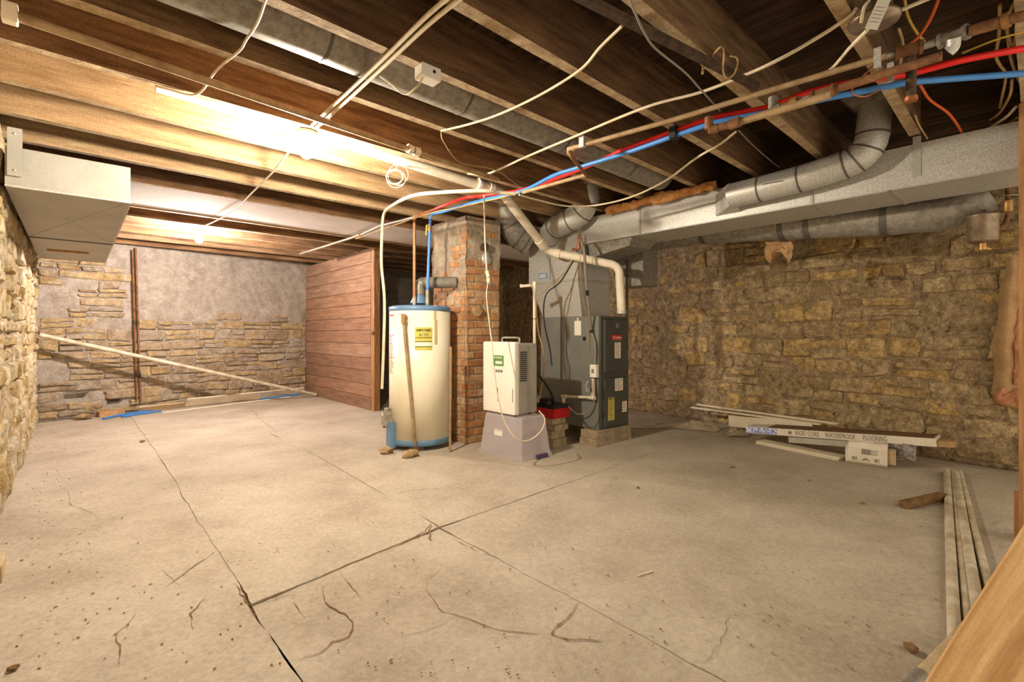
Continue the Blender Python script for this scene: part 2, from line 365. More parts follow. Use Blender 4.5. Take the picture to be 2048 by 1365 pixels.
cr = [
 ([(432,1105),(398,1128),(355,1160),(330,1178)], .007, .004), ([(414,1196),(380,1230),(387,1262)], .009, .004), ([(272,1230),(236,1268),(240,1335)], .005, .004),
 ([(590,1185),(588,1207),(612,1240)], .004, .0), ([(647,1172),(650,1205),(672,1220),(690,1228),(706,1246),(697,1275),(664,1285),(640,1308),(590,1322)], .008, .0),
 ([(680,1150),(705,1178),(722,1202)], .004, .0), ([(672,1207),(640,1228),(618,1235)], .005, .0),
 ([(780,995),(815,983),(860,980),(895,978),(918,967),(945,965)], .005, .0045), ([(885,993),(920,1005),(950,1025)], .003, .0045),
 ([(852,1180),(855,1160),(880,1140),(910,1135),(935,1125)], .003, .0), ([(852,1180),(885,1225),(915,1232),(965,1250),(1010,1263),(1045,1266),(1103,1270)], .005, .0),
 ([(915,1232),(870,1256),(800,1275)], .003, .0), ([(1157,1207),(1140,1232),(1103,1270),(1130,1279),(1225,1286)], .009, .001), ([(1103,1270),(1103,1295)], .003, .001),
 ([(1390,1165),(1412,1175),(1424,1186)], .005, .001), ([(1458,1225),(1450,1270),(1425,1310),(1405,1330)], .003, .001), ([(137,985),(142,1012),(170,1022),(200,1040)], .003, .003),
 ([(545,1110),(560,1103)], .01, .0045), ([(508,1141),(520,1139)], .012, .0045), ([(313,1135),(345,1160),(360,1180)], .003, .003),
 ([(505,1215),(560,1195),(590,1186)], .006, .004), ([(760,1108),(800,1090),(850,1066),(862,1050)], .013, .004), ([(862,1050),(858,1078),(868,1085)], .012, .004), ([(905,1080),(930,1092),(960,1105)], .008, .001),
 ([(470,1170),(490,1205),(505,1215)], .009, .004), ([(600,895),(680,940),(770,992)], .005, .0045), ([(540,868),(560,878)], .01, .0045), ([(318,914),(340,912)], .014, .0045), ([(430,905),(480,896),(538,885)], .006, .0045), ([(505,822),(520,840),(556,866)], .006, .0045),
 ([(85,988),(150,972)], .006, .003), ([(555,1232),(600,1250),(640,1252)], .003, .0), ([(425,1275),(460,1250),(500,1218)], .004, .0), ([(265,1178),(272,1172)], .012, .003), ([(72,1262),(84,1258)], .014, .003), ([(172,1252),(180,1246)], .014, .003)]
for i, (px, w, z) in enumerate(cr): crack(px, w*.75, i, max(z, .0)+.0012 if z else .0012)

# ceiling: subfloor boards, joists, white panels at the back
ZJ, ZS = 2.10, 2.355
ce = MB().box((-.6, -.9, ZS+.022), (6.1, 9.2, ZS+.1)).build('ceiling', 'dark_board', kind='structure', origin=(0, 0, ZS+.022))
x = -.55; k = 0
while x < 6.0:
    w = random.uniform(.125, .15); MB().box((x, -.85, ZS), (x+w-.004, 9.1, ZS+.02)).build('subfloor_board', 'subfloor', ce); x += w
JY = [-.4, .03, .46, .92, 1.33, 1.74, 2.19, 2.66, 3.08, 3.52, 3.97, 4.47, 5.35, 5.8, 6.25, 6.7, 7.15, 7.6]
for i, y in enumerate(JY):
    sk = .024; x0, x1 = -.5, 5.75
    if y == .46: x1 = 3.47
    m = 'joist_pale_lit' if 3 < y < 4.2 else 'joist'
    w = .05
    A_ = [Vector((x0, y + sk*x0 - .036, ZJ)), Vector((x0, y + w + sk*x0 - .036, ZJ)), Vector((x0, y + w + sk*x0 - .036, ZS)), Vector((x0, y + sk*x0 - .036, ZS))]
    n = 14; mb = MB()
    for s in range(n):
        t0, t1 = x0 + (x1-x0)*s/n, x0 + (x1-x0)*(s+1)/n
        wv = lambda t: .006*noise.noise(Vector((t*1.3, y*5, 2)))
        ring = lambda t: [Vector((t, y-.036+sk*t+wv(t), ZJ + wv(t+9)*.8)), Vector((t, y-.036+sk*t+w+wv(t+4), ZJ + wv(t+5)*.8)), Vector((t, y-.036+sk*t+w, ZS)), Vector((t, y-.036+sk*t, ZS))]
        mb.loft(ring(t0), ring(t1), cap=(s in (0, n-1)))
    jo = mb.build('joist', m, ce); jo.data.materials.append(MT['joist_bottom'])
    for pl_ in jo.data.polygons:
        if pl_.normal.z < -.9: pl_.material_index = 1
x = .3
while x < 5.5:
    MB().box((x, 4.52+.024*x, 2.112), (x+1.21, 5.35+.024*x, 2.124)).build('drywall_panel', 'drywall', ce); x += 1.215

# plank partition with its end post, dark boarding behind the heater
pt = thing('wall_partition', (2.88, 7.1, 0), 'wall of wide reddish brown horizontal planks', 'wall'); pt['kind'] = 'structure'; del pt['category']
z = .0; k = 0
while z < 2.1:
    h = min(.175*random.uniform(.92, 1.08), 2.19 - z)
    MB().box((2.872 - .004*random.random(), 5.965, z + .002), (2.895, 8.36, z + h - .003), bev=.0025).build('plank', 'plank_red', pt); z += h
MB().box((2.872, 5.87, 0), (2.955, 5.962, 2.19), bev=.004).build('end_post', 'wood_post', pt)
MB().box((2.91, 6.0, 0), (2.95, 6.09, 2.15)).build('back_stud', 'dark_board', pt)
MB().box((2.91, 7.2, 0), (2.95, 7.29, 2.15)).build('back_stud', 'dark_board', pt)

# ------------------------------------------------------------------ more materials
mat('galv', (196,193,184), (172,168,160), rough=.45, metal=.35, scale=110, bump=.02, bscale=40, detail=2, contrast=(.4,.6), spot=((140,122,100), 5, .68, .12))
mat('galv_old', (156,150,138), (122,114,102), rough=.5, metal=.3, scale=30, bump=.06, bscale=30, spot=((100,80,60), 6, .64, .12))
mat('galv_white', (168,164,154), (152,148,138), rough=.5, metal=.1, scale=4, bump=.03)
mat('seam', (98,92,84), rough=.6, metal=.4, bump=0)
mat('iron', (96,76,58), (62,48,38), rough=.7, metal=.3, scale=20, bump=.2)
mat('pipe_tan', (176,150,112), (140,112,78), rough=.65, metal=.2, scale=14, bump=.1)
mat('pipe_rust', (150,108,72), (108,70,44), rough=.8, metal=.2, scale=16, bump=.25)
mat('pipe_zinc', (178,170,152), (140,130,112), rough=.55, metal=.5, scale=25, bump=.1)
mat('brass', (188,148,92), (150,108,62), rough=.45, metal=.6, scale=20, bump=.05)
mat('copper', (190,124,84), (150,92,60), rough=.45, metal=.6, scale=20, bump=.05)
mat('pex_red', (236,44,36), (216,38,34), rough=.35, scale=5, bump=0)
mat('pex_blue', (72,136,204), (62,120,188), rough=.35, scale=5, bump=0)
mat('pvc', (232,222,200), (212,198,172), rough=.45, scale=6, bump=.02)
mat('pvc_dirty', (214,202,178), (168,150,120), rough=.6, scale=9, bump=.05, detail=8)
mat('cable_white', (226,212,184), (204,186,152), rough=.6, scale=12, bump=.02)
mat('cable_tan', (186,156,108), (160,130,86), rough=.65, scale=12, bump=.02)
mat('cable_yellow', (196,160,70), rough=.6, bump=0)
mat('cable_orange', (206,92,36), rough=.6, bump=0)
mat('cable_grey', (128,120,108), rough=.6, bump=0)
mat('cable_black', (34,32,30), rough=.55, bump=0)
mat('brick', (212,204,196), (255,252,246), rough=.9, scale=14, bump=.7, bscale=40, rnd=[(204,148,98),(212,160,106),(190,132,90),(214,170,122),(198,144,98),(180,126,90),(206,166,126)], spot=((204,184,152), 9, .54, .14))
mat('brick_mortar', (190,168,136), (150,126,98), rough=.95, scale=12, bump=.6, bscale=40)
mat('parge', (186,170,146), (152,134,110), rough=.95, scale=12, bump=.9, bscale=40, fine=.35, fscale=70, spot=((206,140,96), 5, .62, .05))
mat('parge_pink', (206,132,92), (190,104,66), rough=.95, scale=9, bump=.4, bscale=35)
mat('enamel', (240,232,208), (232,222,194), rough=.3, scale=3, bump=.01)
mat('heater_blue', (104,138,170), (92,122,152), rough=.4, scale=6, bump=.02)
mat('rust_stain', (196,170,124), rough=.5, bump=0)
mat('label_yellow', (206,196,96), (192,180,84), rough=.6, scale=6, bump=0)
mat('label_white', (230,222,204), rough=.6, bump=0)
mat('label_line', (150,128,104), rough=.6, bump=0)
mat('print_dark', (52,44,34), rough=.6, bump=0)
mat('print_grey', (128,118,104), rough=.6, bump=0)
mat('print_red', (196,62,48), rough=.6, bump=0)
mat('furnace_grey', (132,132,122), (120,120,110), rough=.42, metal=.2, scale=4, bump=.02)
mat('furnace_dark', (84,84,78), (76,76,70), rough=.4, metal=.2, scale=4, bump=.02)
mat('black', (26,25,24), rough=.5, bump=0)
mat('badge_red', (196,34,40), rough=.35, bump=0)
mat('white_plastic', (238,232,220), (230,222,208), rough=.35, scale=4, bump=.01)
mat('grey_plastic', (168,162,150), (150,144,132), rough=.45, scale=4, bump=.01)
mat('green_label', (112,152,84), (88,130,66), rough=.5, scale=20, bump=0)
mat('clear_bin', (236,226,232), rough=.25, trans=.35, bump=.02, alpha=.55)
mat('purple', (84,70,112), rough=.45, bump=0)
mat('pump_red', (190,26,24), (170,22,22), rough=.4, scale=6, bump=0)
mat('block', (186,168,138), (146,126,98), rough=.95, scale=14, bump=.5, bscale=40)
mat('rock', (190,160,118), (134,104,70), rough=.95, scale=12, bump=.6, bscale=30)
mat('film', (206,190,160), (182,164,132), rough=.25, scale=6, bump=.3, bscale=14, trans=.25, alpha=.75)
mat('film_dark', (90,78,72), (200,190,184), rough=.15, scale=20, bump=.4, bscale=20, trans=.2, alpha=.85)
mat('trim_white', (238,226,200), (222,206,176), rough=.5, scale=5, bump=.02)
mat('board_tan', (206,182,144), (176,150,112), rough=.8, scale=4, bump=.1)
mat('carton', (232,222,204), (220,208,186), rough=.6, scale=5, bump=.02)
mat('carton_top', (122,92,62), (96,70,46), rough=.6, scale=4, bump=.05, stretch=(6,1,6))
mat('carton_blue', (226,228,240), (120,130,190), rough=.5, scale=60, bump=0, contrast=(.47,.53))
mat('foam', (196,190,174), (176,168,150), rough=.8, scale=30, bump=.1)
mat('scrap_wood', (150,116,74), (104,76,46), rough=.85, scale=5, bump=.25, stretch=(1,6,6))
mat('grain', (206,156,88), (160,108,52), rough=.55, scale=9, bump=.12, bscale=20, stretch=(1,1,1), detail=6)
mat('kraft', (186,150,106), (158,122,82), rough=.8, scale=5, bump=.25, bscale=14)
mat('fibre_pink', (228,166,124), (196,128,90), rough=1, scale=22, bump=1.0, bscale=45)
mat('fibre_orange', (240,176,106), (190,122,64), rough=1, scale=12, bump=1.0, bscale=40)
mat('steel', (150,132,110), (112,94,76), rough=.4, metal=.6, scale=18, bump=.05)
mat('tag', (232,226,212), rough=.6, bump=0)

def pipe(name, pts, r, m, label, cat='pipe', n=12, group=None, parent=None, cap=True):
    return MB().tube(pts, r, n, cap).build(name, m, parent, label, cat, group)
def root_of(pts): return Vector(pts[0])

# ------------------------------------------------------------------ brick chimney
CX0, CX1, CY0, CY1 = 2.63, 3.02, 3.56, 4.11
ch = thing('brick_chimney', ((CX0+CX1)/2, (CY0+CY1)/2, 0), 'square chimney of orange bricks with rough grey patches behind the water heater', 'chimney')
MB().box((CX0+.007, CY0+.007, 0), (CX1-.007, CY1-.007, 2.07)).build('mortar_core', 'brick_mortar', ch)
rb = random.Random(21); tmpl = {}
def brick(a, b):                         # one slightly worn brick between two corners
    mb = MB(); x0,y0,z0 = a; x1,y1,z1 = b; j = lambda: rb.uniform(-.0035, .0035); c = .004
    vs = []
    for (x, y) in ((x0,y0),(x1,y0),(x1,y1),(x0,y1)):
        vs.append((x+j(), y+j(), z0+j()))
    for (x, y) in ((x0,y0),(x1,y0),(x1,y1),(x0,y1)): vs.append((x+j(), y+j(), z1+j()))
    bm = bmesh.new(); V = [bm.verts.new(v) for v in vs]
    for f in [[0,3,2,1],[4,5,6,7],[0,1,5,4],[1,2,6,5],[2,3,7,6],[3,0,4,7]]: bm.faces.new([V[i] for i in f])
    bmesh.ops.bevel(bm, geom=bm.edges[:], offset=c, segments=1, affect='EDGES'); bm.verts.index_update()
    mb.add([v.co.copy() for v in bm.verts], [[v.index for v in f.verts] for f in bm.faces]); bm.free(); return mb
def patchy(u, z, s): return z > 1.25 and noise.noise(Vector((u*4.5, z*3.2, s))) > (.45 - (z-1.25)*.75)
z = .005; k = 0; bh, bl, bd, g = .056, .2, .095, .014
while z < 2.03:
    off = 0 if k % 2 == 0 else .105
    xs = [CX0] ; x = CX0 + (bl if k % 2 == 0 else bd)
    while x < CX1 - .05: xs.append(x); x += bl
    xs.append(CX1)
    for a, b in zip(xs, xs[1:]):         # face toward -y
        
        brick((a+g/2 if a > CX0 else a, CY0 + rb.uniform(-.004,.004), z), (b-g/2 if b < CX1 else b, CY0+bd-.012, z+bh)).build('brick', 'brick', ch)
    ys = [CY0+bd]; y = CY0 + bd + (bd if k % 2 == 0 else bl)
    while y < CY1 - .05: ys.append(y); y += bl
    ys.append(CY1)
    for a, b in zip(ys, ys[1:]):         # face toward -x
        
        brick((CX0 + rb.uniform(-.004,.004), a+g/2, z), (CX0+bd, b-g/2, z+bh)).build('brick', 'brick', ch)
    z += bh + g; k += 1
# rough render smeared over the bricks, thick near the top, thinning out downward
def smear(face, seed):
    u0, u1 = (CX0-.006, CX1+.004) if face == 'y' else (CY0-.006, CY1+.004); st = .0125; nu, nz = int((u1-u0)/st), int(1.5/st); vs = []; fs = []
    for j in range(nz+1):
        for i in range(nu+1):
            u = u0+(u1-u0)*i/nu; z_ = .56 + 1.5*j/nz; p = Vector((u, z_, seed))
            m_ = .9*noise.noise(p*4.2) + .6*noise.noise(p*10) + .3*noise.noise(p*26) + (z_-1.62)*1.5
            o = max(-.02, min(.012, m_*.022)) + .003*noise.noise(p*40)
            vs.append(Vector((u, CY0-o, z_)) if face == 'y' else Vector((CX0-o, u, z_)))
    for j in range(nz):
        for i in range(nu): a = j*(nu+1)+i; fs.append([a,a+1,a+nu+2,a+nu+1])
    MB().add(vs, fs, True).build('mortar_smear', 'parge', ch)
smear('x', 3); smear('y', 3)
c = Xp(960, 622, 2.62); rk = MB(); bm = bmesh.new(); bmesh.ops.create_icosphere(bm, subdivisions=2, radius=1)
for v in bm.verts: v.co = v.co*(1+.35*noise.noise(v.co*1.6)); v.co = Vector((2.755+v.co.x*.06, CY0-.005+v.co.y*.03, 1.21+v.co.z*.055))
bm.verts.index_update(); rk.add([v.co.copy() for v in bm.verts], [[v.index for v in f.verts] for f in bm.faces]); bm.free(); rk.build('mortar_lump', 'rock', ch)
# plugged flue openings on the chimney
MB().tube([(2.82, CY0+.02, 1.80), (2.82, CY0-.05, 1.80)], .036, 18).build('pipe_stub', 'iron', ch)
MB().lathe((2.86, CY0-.004, 1.70), [(.058,0),(.056,.012),(.0,.014)], 22, (0,-1,0)).build('flue_cover', 'galv', ch)

# ------------------------------------------------------------------ water heater
HX, HY, HR = 2.316, 3.83, .27
wh = thing('water_heater', (HX, HY, .04), 'white cylindrical water heater with blue trim in front of the brick chimney', 'water heater')
MB().lathe((HX, HY, 0), [(0,.075),(HR,.075),(HR,1.20),(0,1.20)], 56).build('tank_jacket', 'enamel', wh)
MB().lathe((HX, HY, 0), [(HR-.004,1.195),(HR+.004,1.2),(HR+.004,1.235),(HR-.02,1.245),(0,1.25)], 56).build('top_cover', 'heater_blue', wh)
MB().lathe((HX, HY, 0), [(0,.04),(HR-.01,.04),(HR+.004,.05),(HR+.004,.085),(HR,.092)], 56).build('base_ring', 'heater_blue', wh)
def tank_pt(ang, z, o=.0):               # ang measured from the direction to the camera, positive to the right in the picture
    a0 = math.atan2(-HY, -HX) + ang; return Vector((HX + math.cos(a0)*(HR+o), HY + math.sin(a0)*(HR+o), z))
def on_tank(px): return math.asin(max(-1, min(1, (px-840)/61.0)))
def tank_patch(px0, px1, z0, z1, m, name, o=.0015, parent=wh):
    mb = MB(); n = 8; a0, a1 = on_tank(px0), on_tank(px1); vs = []
    for zz in (z0, z1):
        for i in range(n+1): vs.append(tank_pt(a0+(a1-a0)*i/n, zz, o))
    for zz in (z0, z1):
        for i in range(n+1): vs.append(tank_pt(a0+(a1-a0)*i/n, zz, -.002))
    fs = [[i,i+1,n+2+i,n+1+i] for i in range(n)]; return mb.add(vs, fs, True).build(name, m, parent)
zt = lambda py: 1 - (py-668)*4.15/F       # height of a row on the front of the tank
g_ = tank_patch(830, 863, zt(701), zt(655), 'label_yellow', 'energy_label')
def tank_text(body, size, px, z, m, fit, parent=wh, o=.0022):
    a = on_tank(px); p = tank_pt(a, z, o); c = Vector((HX, HY, z)); n = (p-c).normalized(); r = Vector((0,0,1)).cross(n)
    return lettering(body, size, p, r, (0,0,1), m, parent, fit=fit, depth=.0012)
tank_text('ENERGYGUIDE', .026, 846.5, zt(661), 'print_dark', .118, g_, .003)
tank_text('$175', .03, 846.5, zt(670), 'print_grey', .075, g_, .003)
for py in (676, 683.5, 694): tank_patch(831, 862, zt(py+.6), zt(py-.6), 'print_dark', 'label_rule', .0028, g_)
tank_patch(831, 862, zt(693), zt(685), 'label_white', 'label_field', .0022, g_)
def smalltext(px0, px1, y0, y1, n, m, s):
    rr = random.Random(s)
    for i in range(n):
        y = y0 + (y1-y0)*i/n; tank_patch(px0, px0+(px1-px0)*rr.uniform(.55, 1), zt(y+(y1-y0)/n*.42), zt(y), m, 'label_print', .0014)
tank_patch(781.5, 790, zt(645), zt(630), 'label_white', 'warning_label'); tank_patch(781.5, 790, zt(632), zt(629), 'print_red', 'label_print', .0022)
for y0 in (670, 687, 716): tank_patch(781.2, 791.5, zt(y0+1), zt(y0), 'print_red', 'label_print', .0018)
smalltext(781.3, 790, 673, 750, 22, 'label_line', 4)
tank_patch(781, 789, zt(771), zt(755), 'label_white', 'rating_label')
tank_patch(866, 871, zt(640), zt(610), 'rust_stain', 'drip_stain', .0012); tank_patch(867, 873, zt(690), zt(640), 'rust_stain', 'drip_stain', .0011)
# relief valve and its discharge pipe
p0 = tank_pt(on_tank(814), zt(636), 0); n0 = (p0-Vector((HX,HY,p0.z))).normalized()
MB().lathe(p0, [(.045,0),(.043,.004),(.02,.006)], 20, n0).build('valve_plate', 'label_white', wh)
rv = MB().tube([p0, p0+n0*.055], .018, 10).tube([p0+n0*.045+Vector((0,0,.028)), p0+n0*.045-Vector((0,0,.05))], .02, 10).build('relief_valve', 'brass', wh)
MB().bar(p0+n0*.045+Vector((0,0,.03)), p0+n0*.06+Vector((-.04,.02,.03)), .008, .004).build('test_lever', 'pipe_zinc', rv)
q0 = p0+n0*.045-Vector((0,0,.045)); q1 = tank_pt(on_tank(832), .06, .03)
MB().tube([q0, q1], .0135, 12).build('discharge_pipe', 'pipe_tan', wh)
# gas control and burner cover
pg = tank_pt(on_tank(783), .27, .03); ng = (pg-Vector((HX,HY,pg.z))).normalized(); sg_ = Vector((0,0,1)).cross(ng)
gv = MB().bar(pg-Vector((0,0,.06)), pg+Vector((0,0,.06)), .08, .08, ng).build('gas_control', 'pipe_zinc', wh)
MB().lathe(pg+Vector((0,0,.06)), [(.026,0),(.026,.02),(.018,.03),(0,.03)], 16).build('control_knob', 'galv_old', gv)
MB().tube([pg-sg_*.03, pg-sg_*.09], .014, 8).tube([pg-sg_*.085+Vector((0,0,.05)), pg-sg_*.085-Vector((0,0,.1))], .013, 8).build('gas_cock', 'brass', gv)
MB().bar(pg+ng*.04+Vector((0,0,.02)), pg+ng*.045+Vector((0,0,.05)), .03, .004, ng).build('dial_plate', 'label_white', gv)
ac = tank_pt(on_tank(787), .14, .012)
na = (ac-Vector((HX,HY,ac.z))).normalized(); sa = Vector((0,0,1)).cross(na)
ring = [ac + sa*a + na*b for a, b in ((-.055,-.05),(-.055,.012),(-.04,.026),(.04,.026),(.055,.012),(.055,-.05))]
MB().loft([Vector((p.x,p.y,.035)) for p in ring], [Vector((p.x,p.y,.235)) for p in ring]).build('burner_cover', 'heater_blue', wh)
# draft hood
MB().lathe((HX-.01, HY, 1.25), [(.075,.02),(.078,.03),(.05,.085),(.05,.1)], 24).build('draft_hood', 'heater_blue', wh)
for a in range(4):
    c = Vector((HX-.01+.07*math.cos(a*1.57+.4), HY+.07*math.sin(a*1.57+.4), 1.235)); MB().bar(c, c+Vector((0,0,.045)), .012, .004).build('hood_leg', 'heater_blue', wh)
for i in range(3):
    c = [(HX-.12, HY-.14), (HX+.15, HY-.1), (HX+.02, HY+.2)][i]
    MB().box((c[0]-.05, c[1]-.04, 0), (c[0]+.05, c[1]+.04, .0405), bev=.006).build('foot_brick', 'rock', wh)
def rock(name, c, s, m, label, cat, seed, group=None):
    rr = random.Random(seed); bm = bmesh.new(); bmesh.ops.create_icosphere(bm, subdivisions=2, radius=1)
    o = Vector((seed*3.1, seed*1.7, 0))
    for v in bm.verts:
        k_ = 1 + .45*noise.noise(v.co*1.4+o) + .22*noise.noise(v.co*3.5+o); v.co = Vector((v.co.x*s[0]*k_, v.co.y*s[1]*k_, max(-.75, v.co.z*k_)*s[2]))
    mz = min(v.co.z for v in bm.verts); bm.verts.index_update()
    mb = MB().add([Vector(c) + v.co - Vector((0,0,mz)) for v in bm.verts], [[v.index for v in f.verts] for f in bm.faces]); bm.free()
    return mb.build(name, m, None, label, cat, group)
p = Zp(821, 915, 0); rock('broken_stone', (p.x, p.y, .001), (.075, .05, .035), 'rock', 'pale broken stone lying in front of the water heater base', 'stone', 3)
p = Zp(773, 908, 0); rock('broken_stone', (p.x, p.y, .001), (.055, .05, .03), 'rock', 'brown broken stone under the blue burner cover of the water heater', 'stone', 5)
a, b = Dp(905, 693, 4.30), Dp(900, 903, 4.12); b.z = .012; k_ = Vector((a.x-b.x, a.y-b.y, 0)); a = Vector((b.x+.03, b.y+.03, a.z))
pipe('drain_rod', [b, a], .011, 'pipe_tan', 'tan pipe standing upright between water heater and chimney', 'pipe', 10)
# flue from hood to chimney
fc = Vector((HX-.01, HY, 0))
fp = rounded([fc+Vector((0,0,1.352)), fc+Vector((0,0,1.455)), Vector((CX0-.014, HY-.12, 1.475))], .09, 6)
fl_ = thing('flue_pipe', (fc.x, fc.y, 1.352), 'grey metal flue elbow running from water heater hood into chimney', 'pipe')
MB().tube(fp, .052, 22).build('pipe_body', 'galv_old', fl_)
for i in (3, 5, 6): MB().tube([fp[i]-(fp[i+1]-fp[i]).normalized()*.003, fp[i]+(fp[i+1]-fp[i]).normalized()*.003], .0545, 22).build('seam_ring', 'seam', fl_)

# ------------------------------------------------------------------ dehumidifier on an upturned storage bin
BX0, BX1, BY0, BY1, BZ = 2.55, 2.95, 2.77, 3.31, .335
bn_ = thing('storage_bin', ((BX0+BX1)/2, (BY0+BY1)/2, 0), 'clear plastic storage bin turned upside down under the dehumidifier', 'storage bin')
rr4 = lambda x0,x1,y0,y1,z,c: [Vector(q) for q in ((x0+c,y0,z),(x1-c,y0,z),(x1,y0+c,z),(x1,y1-c,z),(x1-c,y1,z),(x0+c,y1,z),(x0,y1-c,z),(x0,y0+c,z))]
mb = MB(); A = rr4(BX0+.012,BX1-.012,BY0+.012,BY1-.012,.02,.03); Bt = rr4(BX0+.04,BX1-.04,BY0+.045,BY1-.045,BZ-.01,.035); Ct = rr4(BX0+.05,BX1-.05,BY0+.055,BY1-.055,BZ,.035)
mb.loft(A, Bt, False); mb.loft(Bt, Ct, False); mb.add(Ct, [list(range(8))]); mb.build('bin_shell', 'clear_bin', bn_)
O = rr4(BX0,BX1,BY0,BY1,0,.035); O2 = [v+Vector((0,0,.024)) for v in O]; I2 = [Vector((v.x,v.y,.024)) for v in A]
mb = MB(); mb.loft(O, O2, False); mb.loft(O2, I2, False); mb.build('bin_rim', 'clear_bin', bn_)
MB().bar((2.73, BY0-.008, .02), (2.85, BY0-.008, .02), .022, .032).build('latch_handle', 'purple', bn_)
MB().bar((BX0+.026, 3.05, .17), (BX0+.031, 3.05, .22), .1, .001, (1,0,0)).build('paper_label', 'label_white', bn_)
DX0, DX1, DY0, DY1, DZ0, DZ1 = 2.605, 2.86, 2.885, 3.285, .352, .935
dh = thing('dehumidifier', ((DX0+DX1)/2, (DY0+DY1)/2, BZ), 'white portable dehumidifier with green sticker standing on clear bin', 'dehumidifier')
MB().box((DX0+.05, DY0, DZ0), (DX1, DY1, DZ1-.012), bev=.014).build('housing', 'grey_plastic', dh)
MB().box((DX0, DY0-.002, DZ0-.004), (DX0+.052, DY1+.002, DZ1), bev=.012).build('front_panel', 'white_plastic', dh)
hx = (DX0+DX1)/2+.02
MB().tube(rounded([(hx, DY0+.1, DZ1-.02), (hx, DY0+.1, DZ1+.032), (hx, DY1-.08, DZ1+.032), (hx, DY1-.08, DZ1-.02)], .02), .009, 8).build('carry_handle', 'grey_plastic', dh)
for i in range(15): MB().bar((DX0+.062, DY0-.001, .62+i*.0165), (DX0+.135, DY0-.001, .62+i*.0165), .004, .008).build('vent_slat', 'black', dh)
MB().bar((DX0+.145, DY0-.0008, DZ0+.02), (DX0+.145, DY0-.0008, DZ1-.03), .003, .003, (1,0,0)).build('panel_seam', 'print_grey', dh)
st = MB().bar((DX0-.001, 3.085, .735), (DX0-.001, 3.085, .822), .14, .002, (1,0,0)).build('green_sticker', 'green_label', dh)
for i in range(4): MB().bar((DX0-.0028, 3.125-i*.026, .797), (DX0-.0028, 3.125-i*.026, .811), .014, .001, (1,0,0)).build('sticker_print', 'label_white', st)
MB().bar((DX0-.0025, 3.075, .752), (DX0-.0025, 3.075, .775), .085, .001, (1,0,0)).build('sticker_field', 'label_white', st)
for i in range(3): MB().lathe((DX0-.001, 3.105-i*.032, .694), [(.0125,0),(.0125,.003),(.008,.005),(0,.005)], 14, (-1,0,0)).build('button', 'print_grey', dh)
MB().bar((DX0-.0005, 3.09, .44), (DX0-.0005, 3.09, .555), .006, .004, (1,0,0)).build('water_window', 'print_grey', dh)
MB().bar((DX0-.0005, 2.905, .45), (DX0-.0005, 2.905, .56), .006, .004, (1,0,0)).build('bucket_grip', 'print_grey', dh)
for x in (DX0+.05, DX1-.04):
    for y in (DY0+.05, DY1-.05): MB().lathe((x, y, BZ+.0005), [(0,0),(.014,0),(.014,.02),(0,.02)], 10).build('foot', 'black', dh)

# ------------------------------------------------------------------ furnace
FX0, FX1, FY0, FY1, FZ0, FZ1 = 3.49, 3.913, 2.716, 3.468, .14, 1.16
fu = thing('furnace', ((FX0+FX1)/2, (FY0+FY1)/2, FZ0), 'dark grey gas furnace cabinet with red badge on concrete blocks', 'furnace')
MB().box((FX0, FY0+.03, FZ0), (FX1, FY1, FZ1), bev=.004).build('cabinet', 'furnace_grey', fu)
MB().box((FX0+.004, FY0+.012, FZ0+.005), (FX1-.004, FY0+.032, FZ1-.004), bev=.004).build('front_frame', 'furnace_dark', fu)
d1 = MB().box((FX0+.045, FY0-.004, .645), (FX1-.018, FY0+.014, 1.13), bev=.012).build('upper_door', 'furnace_dark', fu)
d2 = MB().box((FX0+.045, FY0-.004, .165), (FX1-.018, FY0+.014, .595), bev=.012).build('lower_door', 'furnace_dark', fu)
fcx = (FX0+FX1)/2+.014; yf = FY0-.004
bd_ = MB().box((fcx-.07, yf-.006, .945), (fcx+.07, yf, .99), bev=.006).build('badge', 'badge_red', d1)
MB().box((fcx-.068, yf-.0025, .943), (fcx+.073, yf-.0005, .945)).build('badge_edge', 'label_white', d1)
lettering('Goodman', .034, (fcx, yf-.0066, .967), (1,0,0), (0,0,1), 'label_white', d1, 'badge_lettering', fit=.118)
MB().lathe((fcx+.01, yf, 1.075), [(.024,0),(.022,.003),(.018,.001),(.0,.001)], 20, (0,-1,0)).build('knockout', 'furnace_grey', d1)
def fpaper(x0, x1, z0, z1, par, rows, m='label_white', s=1):
    o = MB().box((x0, yf-.0015, z0), (x1, yf, z1)).build('paper_label', m, par); rr = random.Random(s)
    for i in range(rows):
        z = z1 - (z1-z0)*(i+.7)/(rows+.6); MB().box((x0+.006, yf-.0024, z), (x0+.006+(x1-x0-.012)*rr.uniform(.6,1), yf-.0015, z+(z1-z0)*.28/rows)).build('print_line', 'print_red' if i % 4 == 2 else 'print_grey', par)
    return o
fpaper(3.685, 3.775, .775, .92, d1, 8, s=1); fpaper(3.69, 3.81, .475, .59, d2, 7, s=2); fpaper(3.585, 3.68, .215, .42, d2, 9, 'label_yellow', s=3); fpaper(3.80, 3.87, .27, .37, d2, 4, s=4)
lettering('ENERGYGUIDE', .016, (3.6325, yf-.0026, .408), (1,0,0), (0,0,1), 'print_dark', d2, fit=.084)
xs_ = FX0-.001
MB().bar((xs_, 2.985, .985), (xs_, 2.985, 1.12), .08, .002, (1,0,0)).build('service_card', 'label_white', fu)
MB().bar((xs_-.001, 2.985, 1.12), (xs_-.001, 2.985, 1.15), .014, .002, (1,0,0)).build('card_tape', 'tag', fu)
MB().lathe((xs_, 2.905, .955), [(.019,0),(.019,.003),(.015,.004),(0,.004)], 18, (-1,0,0)).build('knockout_plug', 'black', fu)
for i in range(6): MB().lathe((xs_, 2.945, .52+i*.11), [(.004,0),(.004,.002),(0,.003)], 8, (-1,0,0)).build('screw', 'galv', fu)
